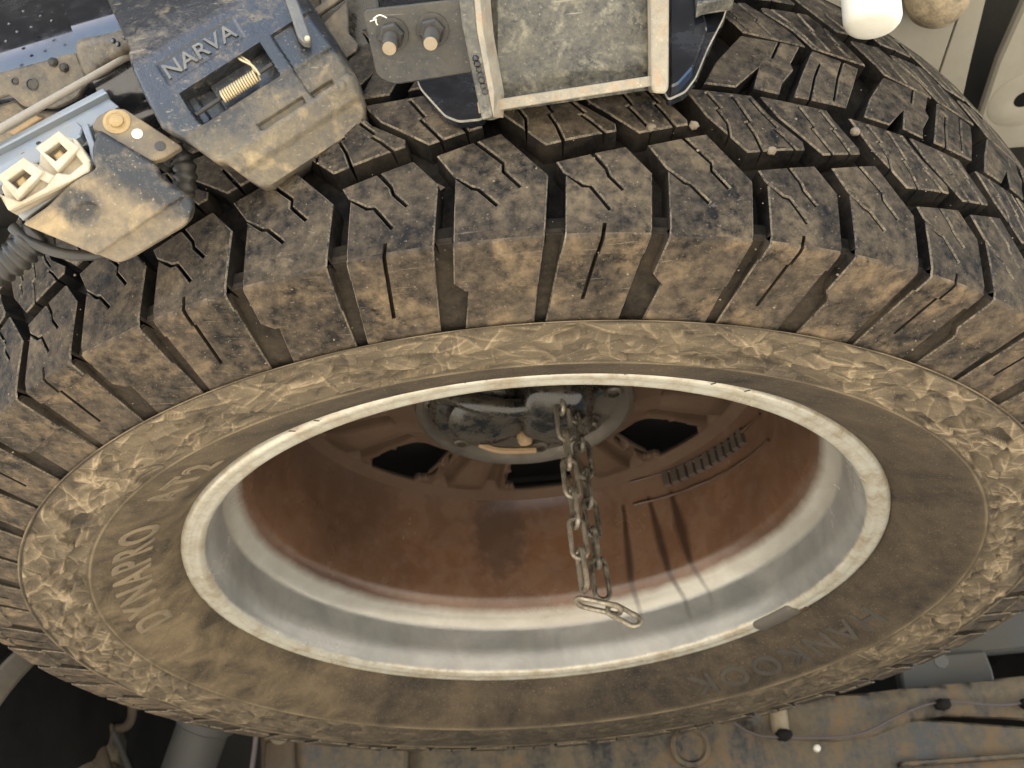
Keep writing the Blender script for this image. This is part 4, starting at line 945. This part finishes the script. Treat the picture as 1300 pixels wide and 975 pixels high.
# ------------------------------------------------------------------ TOW HITCH RECEIVER
hr = thing('hitch_receiver', 'scratched black tow hitch receiver with highlights painted on its edges above the tyre tread', 'tow hitch', tuple(Plane(720, 60, .395)(720, 60)))
HP = Plane(720, 60, .395, .0, -.30); HB = Plane(720, 60, .425, n=(0, -1, .06))
height_solid('receiver_face', [(600, -60), (850, -60), (845, 112), (612, 146)], HP, lambda x, y: -20 - 5*sstep(y + (x-612)*.146, 105, 128) + 1.2*math.sin(x*.05)*math.sin(y*.07) - 10*(1-sstep(x, 622, 632)) - 8*sstep(x, 822, 832) + 1.0*math.exp(-((y - 92 + .12*(x-700) + 6*math.sin(x*.03))/2.0)**2), M['hitch'], hr, -60, 4, None, 2)
prism('lower_edge', [(606, 130), (842, 94), (842, 107), (608, 144)], HP, -40, 4, M['hitch_edge'], hr, 1)
LP_ = Plane(605, 60, .392, -.35, -.25)
prism('side_plate', [(578, -60), (598, -60), (607, 40), (622, 118), (627, 148), (614, 153), (602, 100), (588, 30)], LP_, -30, 6, M['hitch'], hr, 1.2, 3)
prism('side_plate_edge', [(598, -60), (606, -60), (615, 40), (629, 118), (628, 149), (622, 120), (607, 40)], LP_, -34, 5, M['hitch_edge'], hr, .8)
prism('side_plate', [(824, -60), (848, -60), (847, 112), (843, 119), (829, 118), (826, 110)], HP, -36, 12, M['hitch_edge'], hr, 2.2, 4)
weldpts = [LP_(606 + k*1.9, 74 + k*7, 5 + .8*math.sin(k*2)) for k in range(7)]
for k, p in enumerate(weldpts): blob('weld_bead', p, (.0014, .0012, .0016), M['black_grease'], hr, .3, 2, k, 8)
bk = [(470, 60), (520, 66), (530, 92), (548, 112), (562, 127), (580, 134), (610, 131), (626, 108), (836, 80), (850, 106), (872, 96), (886, 78), (902, 40), (922, 2), (940, -60), (470, -60)]
prism('backing_plate', bk, HB, -34, -24, M['gloss'], hr, 1.6, 5, edge=M['edge_dark'])
prism('inner_gusset', [(852, -60), (878, -60), (900, 20), (882, 70), (862, 92), (852, 96)], HB, -24, -16, M['gloss'], hr, 2, 4)
prism('top_gusset', [(880, -60), (945, -60), (930, 4), (892, 10), (884, 14)], HB, -10, 8, M['hitch'], hr, 1.5)
bpz = thing('bolt_plate', 'dusty black mounting plate with two threaded studs left of the receiver', 'bolt plate', tuple(Plane(525, 50, .395)(525, 50)))
BQ = Plane(525, 50, .397, -.05, -.55)
prism('plate', [(460, 13), (596, -2), (604, 80), (602, 92), (500, 108), (478, 98)], BQ, -9, 0, M['boltplate'], bpz, 1.6, 9)
for (x, y) in ((498, 44), (549, 38)):
    base = BQ(x, y, 0); ax = BQ.n*.62 + np.array([0, 0, -1.0])*.55; ax /= np.linalg.norm(ax); s_ = BQ.s
    lathe('washer', base, BQ.n, [(21*s_, -1*s_), (21*s_, 2.5*s_), (19*s_, 3.4*s_), (8*s_, 3.6*s_)], M['stud'], bpz, 32)
    lathe('nut', base, BQ.n*.8 + ax*.2, [(17*s_, 2*s_), (17*s_, 12*s_), (14*s_, 15*s_), (11.5*s_, 15*s_)], M['stud'], bpz, 6, smooth=False)
    pr = [(11*s_, 12*s_)]
    for k in range(11): pr += [(10.2*s_, (14 + k*2.6)*s_), (9.2*s_, (15.3 + k*2.6)*s_)]
    pr += [(9*s_, 43*s_)]
    st = lathe('stud', base, ax, pr, M['stud'], bpz, 20)
    lathe('stud_end', base + ax*43*s_, ax, [(9*s_, -.5*s_), (8.2*s_, 1.2*s_), (0.5*s_, 1.4*s_)], M['studtip'], st, 20)
tube('chalk_mark', smoothpath([BQ(474, 24, .6), BQ(482, 19, .6), BQ(492, 24, .6), BQ(487, 31, .6), BQ(479, 31, .6), BQ(477, 24, .6)], 5), .9*BQ.s, M['white'], bpz, 6)
tube('chalk_mark', smoothpath([BQ(470, 27, .6), BQ(478, 24, .6)], 5), .8*BQ.s, M['white'], bpz, 6)

# ------------------------------------------------------------------ top right odds
WP = Plane(1110, 0, .47)
ax = UP*1.0 + FW*.25; ax /= np.linalg.norm(ax); c0 = WP(1109, 37)
pr = [(.5*WP.s, 0), (14*WP.s, .6*WP.s), (22*WP.s, 2*WP.s)] + [((22 + 14*math.sin(R(a)))*WP.s, (2 + 14 - 14*math.cos(R(a)))*WP.s) for a in (20, 40, 60, 80, 90)] + [(36*WP.s, 60*WP.s), (37.5*WP.s, 61*WP.s), (37.5*WP.s, 150*WP.s)]
o = lathe('white_cap', c0, ax, pr, M['white'], None, 40); tag(o, 'bright white rounded plastic cap end in front of the far tread', 'cap')
SPn = Plane(1180, 4, .66)
o = lathe('bump_stop', SPn(1182, 26), UP*1.0 + RT*.35 + FW*.3, [(4*SPn.s, 0), (18*SPn.s, 3*SPn.s), (30*SPn.s, 12*SPn.s), (37*SPn.s, 24*SPn.s), (40*SPn.s, 30*SPn.s), (38*SPn.s, 36*SPn.s), (42*SPn.s, 90*SPn.s)], M['rubberstop'], None, 28)
tag(o, 'dusty tan rounded bump stop beside the white cap', 'bump stop')

# ------------------------------------------------------------------ far side under the vehicle
XM = Plane(800, 940, 1.2, n=(0, -1, -.12))
xm = thing('chassis_crossmember', 'mud streaked steel crossmember behind the spare tyre', 'crossmember', tuple(XM(800, 975)))
prism('lower_web', [(330, 918), (860, 905), (960, 897), (1400, 930), (1400, 1150), (330, 1150)], XM, -30, 0, M['rust'], xm, 3)
height_solid('upper_flange', [(930, 900), (985, 893), (1150, 876), (1400, 850), (1400, 925), (1290, 912), (1200, 908), (1150, 918), (1110, 935), (1060, 942), (985, 938), (950, 930)], XM, lambda x, y: 16 - 8*sstep(y - 905 + (x-1000)*.10, 0, 20) + 2*math.sin(x*.05), M['rust'], xm, -10, 9, None, 4)
prism('web_rib', [(1140, 968), (1400, 950), (1400, 956), (1140, 975)], XM, 0, 18, M['rust'], xm, 2)
prism('rust_bracket', [(338, 935), (410, 926), (440, 940), (520, 948), (520, 1060), (338, 1060)], XM, 0, 24, M['rust'], xm, 4, 8)
prism('bracket_block', [(346, 946), (382, 944), (386, 1050), (340, 1050)], XM, 24, 40, M['mud'], xm, 3, 5)
for (x, y, rr) in ((420, 938, 11), (485, 944, 12)): lathe('slot_hole', XM(x, y, 24.5), XM.n, [(rr*XM.s, -2*XM.s), (rr*XM.s, 1*XM.s)], M['black_grease'], xm, 18)
lathe('boss', XM(876, 948, 0), XM.n, [(26*XM.s, -1*XM.s), (25*XM.s, 6*XM.s), (20*XM.s, 8*XM.s), (17*XM.s, 3*XM.s), (0, 3*XM.s)], M['rust'], xm, 28)
lathe('spacer', XM(987, 920, 14), np.array([0, -.35, 1.0]), [(10.5*XM.s, -12*XM.s), (11*XM.s, 0), (11*XM.s, 16*XM.s), (9*XM.s, 18*XM.s)], M['studtip'], xm, 20)
lathe('rivet', XM(1037, 950, 0), XM.n, [(5*XM.s, -1*XM.s), (4*XM.s, 4*XM.s), (1*XM.s, 5*XM.s)], M['white'], xm, 12)
wr = thing('wiring', 'thin mauve wire clipped in waves along the muddy crossmember', 'wire', tuple(XM(1050, 940)))
tube('wire', smoothpath([XM(918, 908, 22), XM(935, 926, 24), XM(958, 937, 26), XM(990, 940, 28), XM(1050, 940, 28), XM(1090, 934, 28), XM(1130, 914, 28), XM(1165, 900, 28), XM(1200, 896, 28), XM(1250, 900, 28), XM(1290, 897, 28), XM(1340, 888, 28)], 6), 1.5*XM.s, M['wire'], wr, 8)
for k, (x, y) in enumerate(((990, 937), (1188, 899), (1294, 898))): blob('cable_clip', XM(x, y, 26), (.009, .008, .006), M['darkrub'], wr, .25, 2.5, k, 12, .7)
RP = Plane(1200, 830, 1.25, n=(0, -1, -.2))
rl = thing('chassis_rail', 'blue grey chassis rail with pale drilled bracket right of the spare tyre', 'chassis rail', tuple(RP(1230, 850)))
prism('rail', [(980, 890), (1100, 800), (1400, 755), (1400, 812), (1262, 826), (1120, 850)], RP, -60, -20, M['chassis'], rl, 4)
prism('drilled_bracket', [(1144, 842), (1160, 832), (1254, 824), (1264, 850), (1268, 868), (1150, 878)], RP, -30, -8, M['chassis'], rl, 3, 5)
lathe('bolt_hole', RP(1198, 838, -8), RP.n, [(9*RP.s, -2*RP.s), (9*RP.s, 1*RP.s)], M['black_grease'], rl, 18)
# rear road wheel on the left
rw = thing('road_tyre', 'dark rear road tyre standing beyond the spare wheel', 'road wheel', (-.66, .60, 0))
cw = np.array([-.66, .60, .385]); pr = []
pr = [(.20, -.10), (.22, -.125), (.30, -.135), (.355, -.125), (.378, -.105), (.385, -.06), (.385, .06), (.378, .100), (.372, .108), (.355, .122), (.33, .128), (.30, .132), (.24, .128), (.22, .12), (.20, .10)]
lathe('tyre', cw, (1, 0, 0), pr, M['darkrub'], rw, 96)
lathe('sidewall_edge', cw, (1, 0, 0), [(.379, .098), (.3795, .104), (.374, .112), (.366, .117), (.360, .116)], M['tanrub'], rw, 96)
for k in range(60):
    a = 2*math.pi*k/60
    if not (-.2 < math.sin(a) and math.cos(a) < .5): continue
    V = []
    for (r, dx) in ((.376, -.09), (.394, -.085), (.394, .085), (.376, .095)):
        for da in (-.034, .034): V.append(cw + np.array([dx, r*math.cos(a+da + dx*.6), r*math.sin(a+da + dx*.6)]))
    mesh('tread_block', V, [(0, 1, 3, 2), (2, 3, 5, 4), (4, 5, 7, 6), (0, 2, 4, 6), (1, 7, 5, 3), (0, 6, 7, 1)], M['darkrub'], rw)
BKp = Plane(130, 920, 1.22)
bk_ = thing('brake_assembly', 'mud caked brake caliper and fittings inside the rear wheel', 'brake', tuple(BKp(110, 950)))
blob('caliper', BKp(105, 970), (.046, .05, .044), M['mud'], bk_, .3, 2.2, 1, 20, .6)
blob('caliper_arm', BKp(82, 900, 4), (.020, .03, .032), M['mud'], bk_, .3, 2.4, 2, 16, .7)
lathe('bolt', BKp(105, 912, 20), BKp.n, [(12*BKp.s, -20*BKp.s), (12*BKp.s, 0), (9*BKp.s, 5*BKp.s)], M['rust'], bk_, 16)
lathe('bolt', BKp(88, 893, 26), BKp.n, [(10*BKp.s, -20*BKp.s), (10*BKp.s, 0), (8*BKp.s, 4*BKp.s)], M['mud'], bk_, 6)
blob('knuckle', BKp(50, 955, -10), (.03, .04, .06), M['mud'], bk_, .3, 2.0, 6, 16, .7)
tube('brake_hose', smoothpath([BKp(165, 870), BKp(168, 905), BKp(160, 922), BKp(140, 926), BKp(125, 936), BKp(118, 950)], 6), 6*BKp.s, M['mud'], bk_, 10)
tube('brake_pipe', [BKp(130, 890, 8), BKp(172, 985, 8)], 4*BKp.s, M['shock'], bk_, 8)
blob('bleed_block', BKp(140, 950, 2), (.016, .02, .022), M['rust'], bk_, .3, 2.4, 8, 12, .7)
SKp = Plane(250, 940, 1.15)
sk = thing('shock_absorber', 'grey shock absorber body slanting down behind the spare tyre', 'shock absorber', tuple(SKp(225, 1000)))
axs = np.array(SKp(210, 1060)) - np.array(SKp(262, 915)); axs /= np.linalg.norm(axs); c1 = SKp(262, 912)
lathe('shock_body', c1, axs, [(33*SKp.s, -40*SKp.s), (33*SKp.s, 160*SKp.s)], M['shock'], sk, 40)
lathe('shock_collar', c1, axs, [(34*SKp.s, -14*SKp.s), (39*SKp.s, -12*SKp.s), (39*SKp.s, 6*SKp.s), (37*SKp.s, 8*SKp.s), (33.5*SKp.s, 8.5*SKp.s)], M['shock'], sk, 40)
o = tube('sensor_wire', smoothpath([SKp(326, 918), SKp(324, 945), SKp(320, 975), SKp(318, 1000)], 5), 3.2*SKp.s, M['wire'], None, 8); tag(o, 'thin pale wire hanging beside the grey shock absorber', 'wire')
o = lathe('cap_bolt', XM(365, 936, 44), XM.n, [(15*XM.s, -8*XM.s), (14*XM.s, 0), (10*XM.s, 7*XM.s), (2*XM.s, 10*XM.s)], M['studtip'], xm, 20)
ft = thing('rear_axle', 'dark dirty axle housing across the shadows behind the spare wheel', 'axle', (0, .95, .38))
lathe('axle_tube', (-.62, .95, .42), (1, 0, 0), [(.045, 0), (.045, .35), (.07, .42), (.12, .50), (.13, .62), (.12, .74), (.07, .82), (.045, .9), (.045, 1.24)], M['darkrub'], ft, 32)
